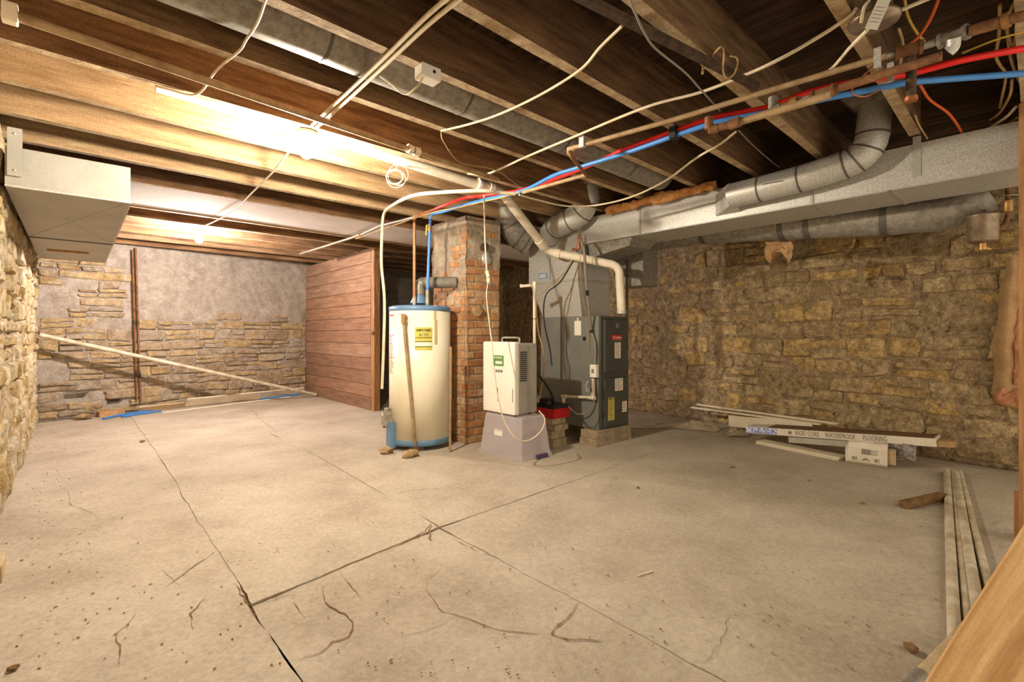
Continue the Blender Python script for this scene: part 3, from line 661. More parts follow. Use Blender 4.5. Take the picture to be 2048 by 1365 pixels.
# concrete blocks under it
MB().box((3.40, 2.70, 0), (3.93, 2.89, .0695), bev=.006).build('concrete_block', 'block', None, 'lower pale concrete block under the front of the furnace', 'block', 'blocks under the furnace')
MB().box((3.41, 2.705, .07), (3.925, 2.885, .1395), bev=.006).build('concrete_block', 'block', None, 'upper pale concrete block directly under the furnace front edge', 'block', 'blocks under the furnace')
MB().box((3.45, 3.27, 0), (3.93, 3.46, .1395), bev=.006).build('concrete_block', 'block', None, 'shadowed concrete block under the rear of the furnace', 'block', 'blocks under the furnace')

# plenum, trunk duct
pl = thing('supply_plenum', (3.7, 3.25, FZ1), 'galvanized sheet metal plenum box on top of the furnace', 'duct')
q = lambda x0,x1,y0,y1,z: [Vector((x0,y0,z)),Vector((x1,y0,z)),Vector((x1,y1,z)),Vector((x0,y1,z))]
MB().loft(q(3.495,3.905,2.94,3.44,FZ1+.001), q(3.45,3.92,2.95,3.58,1.50)).build('lower_transition', 'galv', pl)
MB().loft(q(3.45,3.92,2.95,3.60,1.501), q(3.45,3.92,2.95,3.60,2.06)).build('plenum_box', 'galv', pl)
MB().box((3.443, 2.943, 1.492), (3.927, 3.607, 1.512)).build('joint_flange', 'galv_white', pl)
MB().box((3.447, 3.30, 1.52), (3.45, 3.304, 2.05)).build('seam', 'seam', pl)
bl_ = MB().bar((3.447, 3.40, 1.545), (3.447, 3.40, 1.595), .115, .004, (1,0,0)).build('blue_tag', 'heater_blue', pl)
for i in range(3): MB().bar((3.4445, 3.40, 1.555+i*.012), (3.4445, 3.40, 1.56+i*.012), .09, .001, (1,0,0)).build('tag_print', 'label_white', bl_)
tr = thing('trunk_duct', (3.72, 1.4, 1.82), 'long rectangular galvanized trunk duct hung below the joists', 'duct')
TX0, TX1, TZ0, TZ1 = 3.5, 3.93, 1.825, 2.06
MB().box((TX0, -1.2, TZ0), (TX1, 2.949, TZ1)).build('duct_body', 'galv', tr)
for y in (2.32, 1.05, -.2): MB().box((TX0-.006, y-.008, TZ0-.006), (TX1+.006, y+.008, TZ1+.004)).build('drive_cleat', 'galv_white', tr)
MB().box((TX0-.004, -1.2, TZ0-.004), (TX0+.012, 2.33, TZ0+.004)).build('bottom_flange', 'galv_white', tr)
MB().loft([Vector((3.53,2.42,1.824)),Vector((3.9,2.42,1.824)),Vector((3.9,2.90,1.824)),Vector((3.53,2.90,1.824))], [Vector((3.56,2.47,1.76)),Vector((3.87,2.47,1.76)),Vector((3.87,2.90,1.70)),Vector((3.56,2.90,1.70))]).build('bottom_hatch', 'galv_old', tr)
hy = Xp(1834, 320, TX0).y; MB().box((TX0-.004, hy-.018, TZ0+.05), (TX0, hy+.018, 2.10)).build('hanger_strap', 'galv_white', tr)
MB().box((TX0-.004, .64, TZ0-.005), (TX1, .66, TZ0)).build('hanger_strap', 'galv_white', tr)

def duct_run(name, pts, r, label, m='galv', seams=(), collar=None):
    t = thing(name, tuple(pts[0]), label, 'duct'); MB().tube(pts, r, 26).build('duct_body', m, t)
    for i in seams:
        i = min(i, len(pts)-2); d = (pts[i+1]-pts[i]).normalized(); MB().tube([pts[i]-d*.005, pts[i]+d*.005], r*1.035, 26).build('seam_ring', 'seam', t)
    return t
# branch elbow in front of the trunk
bp = rounded([Xp(1462,392,3.395), Xp(1560,369,3.395), Xp(1648,345,3.395), Xp(1740,310,3.395), Xp(1752,205,3.40)], .16, 5)
bt = duct_run('branch_duct', bp, .083, 'round galvanized branch duct curving up from the front of the trunk', 'galv', (1, 6, 12, 14, 16, 18))
a = bp[0]; MB().loft([Vector((3.499, a.y+.16, 1.86)), Vector((3.499, a.y+.16, 2.02)), Vector((3.499, a.y-.02, 2.02)), Vector((3.499, a.y-.02, 1.86))],
    [Vector((3.36, a.y, a.z-.08)), Vector((3.36, a.y, a.z+.08)), Vector((3.45, a.y-.03, a.z+.08)), Vector((3.45, a.y-.03, a.z-.08))]).build('takeoff', 'galv', bt)
a = bp[-1]; MB().loft(q(a.x-.085,a.x+.085,a.y-.1,a.y+.1,a.z-.02), q(a.x-.1,a.x+.1,a.y-.15,a.y+.15,ZS-.002)).build('floor_boot', 'galv_old', bt)
MB().bar(bp[2]+Vector((-.085,0,0)), bp[2]+Vector((-.085,-.12,-.005)), .006, .003).build('damper_handle', 'iron', bt)
# two elbows over the plenum
e1 = smooth([Dp(1012,398,4.75), Dp(1016,430,4.78), Dp(1034,466,4.83), Dp(1062,486,4.86)], 4)
duct_run('elbow_duct', e1, .135, 'wide galvanized elbow duct between chimney and plenum', 'galv_old', (2, 6, 9, 12))
e2 = smooth([Dp(1172,372,4.3), Dp(1174,402,4.33), Dp(1158,430,4.4), Dp(1124,448,4.52), Dp(1104,462,4.66), Dp(1102,476,4.74)], 4)
t = duct_run('elbow_duct', e2, .106, 'short pale galvanized elbow duct with flared ceiling collar above the furnace', 'galv', (4, 7, 10, 14))
MB().lathe(e2[1]+Vector((0,0,.02)), [(.1,-.01),(.155,0),(.15,.014),(.1,.02)], 26).build('ceiling_collar', 'galv_old', t)
# round duct in the joist bay, round duct behind the trunk
jp = [Vector((x, 1.975+.024*x, 2.225)) for x in (-.5, .5, 1.5, 2.5, 3.38)]
jt = duct_run('joist_bay_duct', jp, .112, 'long round grey duct lying between ceiling joists beside the double cable', 'galv_old')
for x in (-.1, .75, 1.45, 2.2, 2.9):
    c = Vector((x, 1.975+.024*x, 2.225)); MB().tube([c, c+Vector((.012,0,0))], .1145, 26).build('seam_ring', 'seam', jt)
rp = [Xp(1270,478,4.14)+Vector((0,.25,-.02)), Xp(1412,460,4.14), Xp(1590,448,4.14), Xp(1760,437,4.14), Xp(1900,424,4.14), Xp(1955,400,4.14)+Vector((.02,-.03,.04))]
rt = duct_run('round_duct', rp, .12, 'large round dark duct running behind and below the trunk along stone wall', 'galv_old')
MB().box((4.0, 2.62, 1.46), (4.25, 2.95, 1.86)).build('return_boot', 'galv_old', rt)
for i, f in ((1,.0),(1,.9),(2,.2),(3,.1)):
    c = rp[i].lerp(rp[i+1], f); d = (rp[i+1]-rp[i]).normalized(); MB().tube([c-d*.02, c+d*.02], .1235, 26).build('seam_ring', 'seam', rt)
# fibre insulation on top of the trunk
def fluff(name, pts, r, m, label, cat, seed):
    pts = smooth(pts, 26); mb = MB(); n = 20; mb.tube(pts, [r*(.75+.4*abs(noise.noise(p*5+Vector((seed,0,0))))+.3*noise.noise(p*17)) for p in pts], n)
    for v in mb.v: v += Vector((noise.noise(v*12), noise.noise(v*12+Vector((9,0,0))), noise.noise(v*12+Vector((0,9,0)))))*r*.35 + Vector((noise.noise(v*45), noise.noise(v*45+Vector((9,0,0))), noise.noise(v*45+Vector((0,9,0)))))*r*.3
    return mb.build(name, m, None, label, cat)
fluff('duct_insulation', [Vector((3.435, Xp(x_,400,3.45).y, 2.066)) for x_ in (1216,1300,1370,1432)], .04, 'fibre_orange', 'orange fibre insulation roll lying along the top edge of trunk duct', 'insulation', 1)
fluff('duct_insulation', [Vector((3.56, Xp(x_,340,3.56).y, 2.083)) for x_ in (1505,1555,1600)], .016, 'fibre_orange', 'small tuft of orange insulation above the round branch duct', 'insulation', 2)

# torn paper caught on the round duct
vs = []
for j in range(6):
    for i in range(6):
        p = Xp(1530+11*i+2*math.sin(j*2+i), 484+(6+3*math.sin(i*1.9))*j, 4.06); vs.append(p + Vector((.02*math.sin(i*2.2+j*1.3), 0, 0)))
MB().add(vs, [[j*6+i, j*6+i+1, (j+1)*6+i+1, (j+1)*6+i] for j in range(5) for i in range(5)]).build('torn_paper', 'kraft', None, 'torn brown paper hanging from the round duct before stone wall', 'paper')

# ------------------------------------------------------------------ flat duct hung at the upper left
vb = thing('return_duct', (-.02, 5.1, 1.75), 'flat pale sheet metal duct hung from joists along the left stone wall', 'duct')
MB().box((-.262, 3.55, 1.75), (.24, 6.75, 1.952)).build('duct_body', 'galv_white', vb)
MB().box((-.262, 3.543, 1.746), (.244, 3.551, 1.756)).build('end_flange', 'galv', vb)
MB().box((.236, 3.545, 1.748), (.246, 6.75, 1.758)).build('corner_flange', 'galv', vb)
MB().box((-.262, 5.28, 1.744), (.244, 5.30, 1.751)).build('joint_seam', 'seam', vb)
MB().bar((-.25, 3.60, 1.749), (.22, 5.25, 1.749), .004, .003).build('cross_break', 'galv', vb)
MB().bar((.22, 3.60, 1.749), (-.25, 5.25, 1.749), .004, .003).build('cross_break', 'galv', vb)
MB().box((-.18, 5.95, 1.735), (.1, 5.99, 1.75)).build('wood_cleat', 'wood_post', vb)
a = Yp(14, 350, 3.54); b = Yp(14, 253, 3.54)
MB().box((a.x, 3.538, a.z), (a.x+.055, 3.543, b.z)).build('hanger_strap', 'galv_white', vb)
for z in (a.z+.03, b.z-.03): MB().lathe((a.x+.027, 3.538, z), [(.006,0),(.005,.003),(0,.004)], 8, (0,-1,0)).build('screw', 'galv', vb)

# ------------------------------------------------------------------ things at the far wall
bu = Vector((B1[0]-B0[0], B1[1]-B0[1], 0)).normalized(); bnn = Vector((bn.x, bn.y, 0)).normalized()
def Wp(px, py, off=.05):                 # point on the far wall's face, off metres in front of it
    r = ray(px, py); o = Vector((0,0,H)); p = Vector((B0[0], B0[1], 0)) + bnn*off; t = (p-o).dot(bnn)/r.dot(bnn); return o + r*t
for a, b, w in (((265,500),(273.5,800),'left one of two thin rusty pipes running up the far stone wall'), ((271.5,496),(281,803),'right one of two thin rusty pipes running up the far stone wall')):
    p0, p1 = Wp(*a, .06), Wp(*b, .06); p1.z = max(p1.z, .0)
    t = thing('wall_pipe', (p1.x, p1.y, p1.z), w, 'pipe', 'rusty wall pipes'); MB().tube([p1, p0], .0105, 10).build('pipe_body', 'pipe_rust', t)
    for f in (.15, .5): c = p1.lerp(p0, f); MB().tube([c, c+Vector((0,0,.05))], .014, 10).build('coupling', 'iron', t)
p0, p1 = Yp(79, 670, 7.40), Xp(632, 790, 2.835); p1.z = max(p1.z, .026)
pipe('leaning_pole', [p0, p1], .024, 'pvc_dirty', 'long white plastic pipe leaning across the far stone wall', 'pipe', 14)
def flatboard(name, A, B, w, th, m, label, cat='board', tilt=(0,0,1)):
    return MB().bar(A, B, w, th, tilt).build(name, m, None, label, cat)
a, b = Wp(372, 806, .1), Wp(606, 777, .1)
flatboard('white_board', Vector((a.x, a.y, .07)), Vector((b.x, b.y, .07)), .13, .02, 'trim_white', 'wide white board leaning on edge against the far stone wall', 'board', bnn*.55+Vector((0,0,-.4)))
a, b = Wp(276, 822, .1), Wp(366, 811, .1)
flatboard('tan_board', Vector((a.x, a.y, .045)), Vector((b.x, b.y, .045)), .085, .02, 'board_tan', 'short tan board leaning at the foot of the far stone wall', 'board', bnn*.5+Vector((0,0,-.4)))
pipe('thin_rod', [Zp(325, 826, .012), Zp(450, 811, .012), Zp(580, 794, .012)], .009, 'trim_white', 'thin white rod lying on floor along the far wall', 'rod', 8)
pipe('floor_tube', smooth([Zp(206, 838, .014), Zp(250, 829, .014), Zp(318, 819, .014)]), .013, 'pex_blue', 'blue plastic tube on floor below the far wall, nearer the wall', 'pipe', 10)
pipe('floor_tube', smooth([Zp(243, 834, .014), Zp(285, 828, .014), Zp(322, 822.5, .014)]), .013, 'pex_blue', 'blue plastic tube on floor below the far wall, ending beside thin rod', 'pipe', 10)
pipe('floor_tube', smooth([Zp(520, 799, .014), Zp(560, 794, .014), Zp(600, 789, .014)]), .013, 'pex_blue', 'blue plastic tube end beside the plank partition foot', 'pipe', 10)
c = Wp(222, 826, .09); MB().bar(Vector((c.x-.12, c.y-.028, .033)), Vector((c.x+.12, c.y+.028, .033)), .09, .065).build('loose_brick', 'brick', None, 'loose pale brick at the foot of the far stone wall', 'brick')
c = Wp(168, 838, .13); rock('rubble_stone', (c.x, c.y, .006), (.09,.06,.035), 'rock', 'flat rubble stone beside the loose brick at the far wall', 'stone', 8)
# padlock and chain on the partition post
c0 = Xp(746, 500, 2.866); c1 = Xp(748, 636, 2.866)
t = thing('door_chain', tuple(c0), 'thin pale chain hanging on the partition end post', 'chain')
n = 26
for i in range(n):
    p = c0.lerp(c1, i/n); d = (c1-c0)/n; w = Vector((0,.007,0)) if i % 2 else Vector((.006,.003,0))
    MB().tube([p+w, p+w+d*.95, p-w+d*.95, p-w, p+w], .0025, 5, False).build('chain_link', 'galv', t)
c = Xp(746, 664, 2.862); t = thing('padlock', tuple(c), 'small grey padlock on the partition end post', 'padlock')
MB().box((c.x-.012, c.y-.022, c.z-.04), (c.x+.01, c.y+.022, c.z), bev=.004).build('lock_body', 'steel', t)
MB().tube(rounded([c+Vector((0,-.014,-.002)), c+Vector((0,-.014,.035)), c+Vector((0,.014,.035)), c+Vector((0,.014,-.002))], .014), .004, 8).build('shackle', 'pipe_zinc', t)

# ------------------------------------------------------------------ pump on stacked bricks, drains and controls by the furnace
PX, PY = 3.20, 3.04
for i, (dx, dy, h, w) in enumerate([(0,0,.075,'lowest'),(-.01,.01,.07,'second'),(.012,-.008,.055,'third'),(-.008,.004,.055,'topmost')]):
    z0 = [0, .0755, .146, .2015][i]
    MB().box((PX-.09+dx, PY-.1+dy, z0), (PX+.09+dx, PY+.1+dy, z0+h), bev=.01).build('stacked_block', 'block', None, '%s rough tan block in the stack under the red condensate pump' % w, 'block', 'blocks under the pump')
cp = thing('condensate_pump', (PX, PY, .257), 'red and black condensate pump on stacked blocks beside the furnace', 'pump')
MB().loft(q(PX-.1,PX+.1,PY-.115,PY+.13,.2575), q(PX-.115,PX+.115,PY-.13,PY+.145,.345)).build('tank', 'pump_red', cp)
MB().box((PX-.12, PY-.135, .345), (PX+.12, PY+.15, .37), bev=.005).build('lid', 'black', cp)
MB().lathe((PX-.02, PY+.04, .37), [(.07,0),(.07,.035),(.06,.045),(0,.045)], 22).build('motor', 'black', cp)
hs = smooth([(PX-.02, PY-.04, .37), (PX-.06, PY-.05, .47), Dp(1085,760,4.2), Dp(1072,745,4.1)], 6)
MB().tube(hs, .010, 8).build('discharge_hose', 'cable_black', cp)
cpts = smooth([Vector((PX+.1, PY-.1, .37)), Dp(1142,822,4.33), Dp(1160,838,4.3), Dp(1180,832,4.3), Dp(1193,805,4.3), Dp(1192,770,4.32)], 6)
MB().tube(cpts, .005, 7).build('power_cord', 'cable_black', cp)
cpts = smooth([Vector((PX+.12, PY-.12, .36)), Dp(1138,815,4.31), Dp(1155,828,4.28), Dp(1175,824,4.28), Dp(1188,800,4.28), Dp(1190,765,4.3)], 6)
MB().tube(cpts, .0035, 6).build('control_wire', 'cable_grey', cp)
d0 = Xp(1188, 790, 3.45)
dr = rounded([Xp(1186,758,3.45), Xp(1186,796,3.45), Xp(1127,793,3.45), Xp(1127,812,3.45)], .03, 4)
t = thing('drain_pipe', tuple(dr[0]), 'white plastic drain pipe bent over the furnace side to the pump', 'pipe'); MB().tube(dr, .0135, 12).build('pipe_body', 'pvc', t)
for a, b in ((Xp(1186,788,3.45), Xp(1186,798,3.45)), (Xp(1178,796,3.45), Xp(1190,796.5,3.45)), (Xp(1133,793.5,3.45), Xp(1124,793,3.45)), (Xp(1127,793,3.45), Xp(1127,803,3.45))): MB().tube([a, b], .018, 12).build('fitting', 'pvc', t)
st0 = Dp(1069, 568, 4.35)
t = thing('standpipe', (st0.x, st0.y, .375), 'upright thin white drain standpipe with side arm left of the furnace', 'pipe')
MB().tube([Vector((st0.x, st0.y, .375)), st0+Vector((0,0,.01))], .014, 12).build('riser', 'pvc', t)
MB().tube([st0-Vector((0,0,.03)), st0+Vector((0,0,.018))], .019, 12).build('tee_fitting', 'pvc', t)
arm = Dp(1040, 573, 4.35); MB().tube([st0-Vector((0,0,.012)), arm], .013, 12).tube([arm.lerp(st0,.15), arm], .017, 12).build('side_arm', 'pvc', t)
MB().tube([Vector((st0.x, st0.y, 1.13)), Vector((st0.x, st0.y, 1.135))], .017, 12).build('cable_tie', 'black', t)
pipe('drain_hose', smooth([Dp(1143,520,4.4), Dp(1125,550,4.4), Dp(1085,585,4.31), Dp(1074,605,4.30), Dp(1076,660,4.30), Dp(1086,700,4.30), Dp(1088,745,4.36), Dp(1080,790,4.38)], 6), .0055, 'cable_tan', 'thin tan hose hanging in front of plenum and furnace side', 'hose', 8)
pipe('drain_hose', smooth([Dp(1147,522,4.43), Dp(1120,565,4.43), Dp(1092,590,4.42), Dp(1088,640,4.42), Dp(1100,700,4.5), Dp(1104,732,4.5)], 6), .006, 'cable_black', 'thin dark hose hanging down the furnace side', 'hose', 8)
fl3 = Xp(1188, 742, 3.465)
t = thing('switch_box', tuple(fl3), 'beige electrical switch box on the side of the furnace', 'switch')
MB().box((3.448, fl3.y-.035, fl3.z-.06), (3.489, fl3.y+.035, fl3.z+.055), bev=.004).build('box_body', 'label_white', t)
MB().box((3.444, fl3.y-.012, fl3.z-.02), (3.449, fl3.y+.012, fl3.z+.015)).build('switch_plate', 'print_grey', t)
cn = smooth([Xp(1162,478,3.33), Xp(1168,500,3.31), Xp(1172,560,3.34), Xp(1178,620,3.40), Xp(1182,660,3.46), Xp(1190,690,3.465), Xp(1190,728,3.47)], 6)
t = thing('flexible_conduit', tuple(cn[-1]), 'grey conduit running down from plenum to the furnace switch box', 'conduit'); MB().tube(cn, .0125, 10).build('conduit_body', 'cable_grey', t)
for i in (14, 24): MB().tube([cn[i], cn[i+1]], .016, 10).build('cable_tie', 'black', t)
pipe('thermostat_wire', smooth([Xp(1166,480,3.29), Xp(1160,520,3.29), Xp(1165,590,3.38), Xp(1174,640,3.45), Xp(1178,700,3.475)], 6), .003, 'cable_tan', 'thin loose wire beside the grey conduit on the furnace', 'wire', 6)
wv = thing('wire_bundle', tuple(Xp(1184,772,3.46)), 'tangle of loose wires below the furnace switch box', 'wires')
for i, (o, m) in enumerate(((0,'cable_white'),(4,'cable_grey'),(8,'cable_black'),(12,'cable_tan'))):
    MB().tube(smooth([Xp(1176+o*.8,762,3.39), Xp(1172+o*1.2,772,3.39), Xp(1174+o,784,3.39), Xp(1178+o*.6,777,3.39)], 5), .003, 6).build('wire', m, wv)
# flue vent pipe
vx0 = Zp(312, 168, 2.20); vx1 = Zp(985, 377, 2.118)
vp = rounded([vx0, Zp(1003,384,2.114), Xp(1095,503,3.25), Xp(1238,532,3.62), Xp(1243,628,3.62)], .075, 5)
t = thing('vent_pipe', tuple(vp[0]), 'thick cream plastic vent pipe running under the joists down to furnace', 'pipe'); MB().tube(vp, .037, 18).build('pipe_body', 'pvc', t)
def sleeve(a, b, r, m, t, name='coupling'): MB().tube([a, b], r, 18).build(name, m, t)
sleeve(vx1.lerp(vx0,.0), vx1.lerp(vx0,.02), .043, 'pvc', t); sleeve(vx1.lerp(vx0,.06), vx1.lerp(vx0,.07), .043, 'pvc', t)
a, b = Xp(1095,503,3.25), Zp(1003,384,2.114); sleeve(a.lerp(b,.1), a.lerp(b,.22), .044, 'pvc', t); c = Xp(1238,532,3.62); sleeve(a.lerp(c,.1), a.lerp(c,.18), .044, 'pvc', t)
e = vp[-1]; sleeve(e, e+Vector((0,0,.03)), .043, 'galv', t, 'clamp')
# gas line beside the furnace
gp = rounded([Xp(1254,520,3.95), Xp(1256,560,3.95), Xp(1257,640,3.95)], .02); t = thing('gas_riser', tuple(gp[-1]), 'thin rusty gas pipe standing behind the furnace beside vent pipe', 'pipe'); MB().tube([gp[0], Vector((gp[0].x, gp[0].y, .0))], .012, 10).build('pipe_body', 'iron', t)
c = Xp(1258,577,3.935); MB().bar(c, c+Vector((0,0,.06)), .012, .012).build('valve_lever', 'label_yellow', t)
c = Xp(1157,470,3.40); t = thing('drop_pipe', tuple(c), 'short brown pipe stub with elbow hanging beside plenum', 'pipe'); MB().tube(rounded([Xp(1158,468,3.4), Xp(1157,497,3.4), Xp(1145,500,3.4)], .02), .012, 10).build('pipe_body', 'copper', t)
MB().tube([Xp(1157,488,3.4), Xp(1157,498,3.4)], .017, 10).build('fitting', 'copper', t)

# ------------------------------------------------------------------ supply pipes overhead
ZP = 2.055
def overhead(name, pix, r, m, label, cat='pipe', z=ZP, k=5, n=12):
    return pipe(name, smooth([Zp(a, b, z) for a, b in pix], k), r, m, label, cat, n)
red = [(2110,86),(2048,97),(1922,121),(1838,143),(1792,152),(1693,166),(1608,187),(1548,211),(1474,227),(1424,237),(1349,262),(1249,299),(1198,323),(1127,352),(1040,381),(952,393),(923,398),(871,418)]
overhead('red_tube', red, .0125, 'pex_red', 'long bright red plastic water tube below the joists', z=2.055)
blue = [(2110,140),(2048,147),(1838,163),(1770,174),(1700,188),(1640,200),(1548,222),(1474,236),(1424,247),(1349,272),(1249,307),(1148,338),(1106,352),(1040,384),(960,402),(885,424)]
bl3 = smooth([Zp(a, b, 2.025) for a, b in blue] , 5)
end = bl3[-1]; hb = Vector((HX+.10, HY-.06, 1.26))
bl3 += rounded([end+(bl3[-1]-bl3[-2]).normalized()*.02, Dp(861,428,4.24), Dp(859,470,4.25), Dp(855,590,4.25), ], .06, 4)
t = thing('blue_tube', tuple(bl3[0]), 'long blue plastic water tube below the joists dropping to water heater', 'pipe'); MB().tube(bl3, .0125, 12).build('tube_body', 'pex_blue', t)
v = Dp(859,456,4.25); MB().tube([v+Vector((0,0,.03)), v-Vector((0,0,.03))], .018, 10).build('ball_valve', 'brass', t); MB().bar(v+Vector((-.03,0,.02)), v+Vector((-.035,0,-.07)), .012, .005, (1,0,0)).build('valve_lever', 'label_yellow', t)
MB().tube([bl3[-1]+Vector((0,0,.04)), Vector((bl3[-1].x, bl3[-1].y, 1.2505))], .016, 10).build('nipple', 'pipe_zinc', t)
cop = [Dp(822,428,4.2), Dp(829,440,4.25), Dp(829,560,4.3), Vector((0,0,0))]; cop[3] = Vector((cop[2].x, cop[2].y, 1.2505)); cop[1] = Vector((cop[2].x, cop[2].y, cop[1].z)); cop[0] = Vector((cop[2].x, cop[2].y, cop[0].z))
t = thing('copper_pipe', tuple(cop[3]), 'upright copper pipe rising from water heater to the overhead tubes', 'pipe'); MB().tube([cop[3], cop[0]], .013, 12).build('pipe_body', 'copper', t)
MB().tube([cop[3], cop[3]+Vector((0,0,.07))], .016, 10).build('nipple', 'pipe_zinc', t); MB().tube([cop[0]-Vector((0,0,.03)), cop[0]+Vector((0,0,.01))], .016, 10).build('elbow', 'brass', t)
gl = [cop[0]+Vector((0,0,-.005)), Zp(760,452,2.06), Zp(722,470,2.06), Zp(640,496,2.06), Zp(600,508,2.06)]
t = thing('grey_supply_pipe', tuple(gl[0]), 'thin grey pipe continuing toward the far wall above the partition', 'pipe'); MB().tube(gl, .0125, 10).build('pipe_body', 'pipe_zinc', t); MB().tube([gl[2], gl[2].lerp(gl[3],.08)], .022, 10).build('coupling', 'brass', t)
# copper link between red tube and the riser
MB().tube([Zp(872,418,2.055), cop[0]], .0125, 10).build('copper_link', 'copper', None, 'short copper piece joining the red tube to the copper riser', 'pipe')
# tan conduit with elbow and drop
tc_ = [Zp(1772,112,2.045), Zp(1560,175,2.045), Zp(1349,239,2.045), Zp(1146,296,2.045)]
t = thing('iron_pipe', tuple(tc_[0]), 'tan steel pipe running below the joists above the red tube', 'pipe'); MB().tube(tc_, .0125, 12).build('pipe_body', 'pipe_tan', t)
el = [Zp(1146,296,2.045), Zp(1139,302,2.04), Zp(1142,312,1.995), Zp(1156,330,1.988), Zp(1172,350,1.988)]; MB().tube(smooth(el,4), .011, 10).build('offset_drop', 'pipe_rust', t)
MB().tube([Zp(1150,296,2.045), Zp(1139,299,2.043), Zp(1140,308,2.02)], .018, 10).build('elbow', 'pipe_tan', t)
MB().tube([Zp(1172,350,1.988), Zp(1100,370,1.988), Zp(1046,385,1.988)], .0125, 10).build('lower_run', 'pipe_tan', t)
c = Zp(1165,290,2.045); MB().box((c.x-.012, c.y-.016, 2.03), (c.x+.012, c.y+.016, 2.092)).build('pipe_strap', 'galv', t)
# heavier fittings line to the right
def fittings(t, segs, z):
    for (a, b, r, m, nm) in segs: MB().tube([Zp(*a, z), Zp(*b, z)], r, 14).build(nm, m, t)
t = thing('tee_pipe', tuple(Zp(1821,100,2.06)), 'steel pipe with tee and galvanized fittings at the upper right', 'pipe')
fittings(t, [((1772,112),(1800,106),.013,'pipe_zinc','nipple'),((1793,107),(1842,94),.021,'pipe_rust','tee_fitting'),((1790,108),(1798,106),.025,'pipe_rust','tee_lip'),((1838,95),(1846,93),.025,'pipe_rust','tee_lip'),((1846,92),(1880,82),.014,'pipe_zinc','nipple'),
    ((1878,83),(1932,64),.022,'galv_old','tee_body'),((1876,84),(1884,81),.027,'galv_old','tee_lip'),((1928,66),(1936,62),.027,'galv_old','tee_lip'),((1936,63),(2010,42),.019,'pipe_rust','reducer'),((2005,44),(2020,38),.026,'brass','union'),((2015,40),(2090,20),.017,'pipe_rust','pipe_body')], 2.06)
d = Zp(1822,104,2.06); MB().tube([d, d-Vector((0,0,.17))], .0165, 14).build('capped_drop', 'iron', t); MB().tube([d-Vector((0,0,.17)), d-Vector((0,0,.185))], .021, 14).build('end_cap', 'copper', t)
ee = [Zp(1908,76,2.04), Zp(1906,94,2.015), Zp(1897,103,2.005)]; MB().tube(smooth(ee,4), .02, 12).build('elbow', 'galv', t)
t = thing('rusty_pipe', tuple(Zp(1660,182,2.03)), 'rusty brown steel pipe with couplings between the red and blue tubes', 'pipe')
fittings(t, [((1884,112),(1660,182),.0165,'pipe_rust','pipe_body'),((1668,180),(1622,195),.022,'pipe_rust','coupling'),((1628,193),(1621,195),.026,'pipe_rust','coupling_lip'),((1670,179),(1664,181),.026,'pipe_rust','coupling_lip'),((1624,195),(1600,202),.014,'pipe_zinc','nipple'),((1596,203),(1582,208),.024,'brass','union'),((1584,207),(1556,216),.015,'brass','nipple'),((1560,215),(1544,219),.02,'galv_old','elbow')], 1.975)
c = Zp(1546,218,1.975); MB().tube([c, c+Vector((0,0,.05))], .019, 12).build('elbow_riser', 'galv_old', t)
for pxy in ((1755,113),(1781,142)):
    c = Zp(*pxy, 2.0); MB().bar(c-Vector((0,0,.04)), c+Vector((0,0,.03)), .02, .012, (1,0,0)).build('ground_clamp', 'galv', t)
t = thing('tan_pipe', tuple(Zp(1469,247,2.02)), 'tan steel pipe with coupling and elbow under the rusty pipe', 'pipe')
fittings(t, [((1660,190),(1480,244),.016,'pipe_tan','pipe_body'),((1480,243),(1460,250),.023,'pipe_rust','coupling'),((1462,249),(1436,256),.017,'pipe_rust','nipple'),((1436,256),(1416,260),.02,'pipe_rust','elbow')], 1.935)
c = Zp(1418,259,1.935); MB().tube([c, c+Vector((0,0,.055))], .019, 12).build('elbow_riser', 'pipe_rust', t)
for p in ((1349,266),):
    c = Zp(*p, 2.04); MB().bar(c+Vector((0,0,.032)), c-Vector((0,0,.032)), .035, .05, (1,0,0)).build('tube_clip', 'black', None, 'small black clip around the red and blue tubes', 'clip')
# conduit pipe along joist (left), iron bar crossing at top
ip = [Zp(20,28,2.06), Zp(622,233,2.06), Zp(830,303,2.06), Zp(995,359,2.06)]
t = thing('joist_conduit', tuple(ip[1]), 'thin tan pipe running along a joist between white cables and vent pipe', 'pipe'); MB().tube([ip[0]+(ip[0]-ip[1])*.1]+ip, .017, 12).build('pipe_body', 'pipe_tan', t)
for a, b in (((816,297),(824,300)),((828,302),(838,305))): MB().tube([Zp(*a,2.06), Zp(*b,2.06)], .026, 12).build('coupling', 'pvc', t)
c = Zp(20,28,2.06); MB().box((c.x-.02, c.y-.02, 2.03), (c.x+.02, c.y+.02, 2.094), bev=.006).build('end_bracket', 'pvc', t)
br = [Zp(1150,-12,2.07), Zp(1512,173,2.07)]
MB().bar(br[0]+(br[0]-br[1])*.3, br[1], .032, .02).build('cross_bar', 'iron', None, 'long rusty iron bar crossing diagonally below the joists', 'bar')

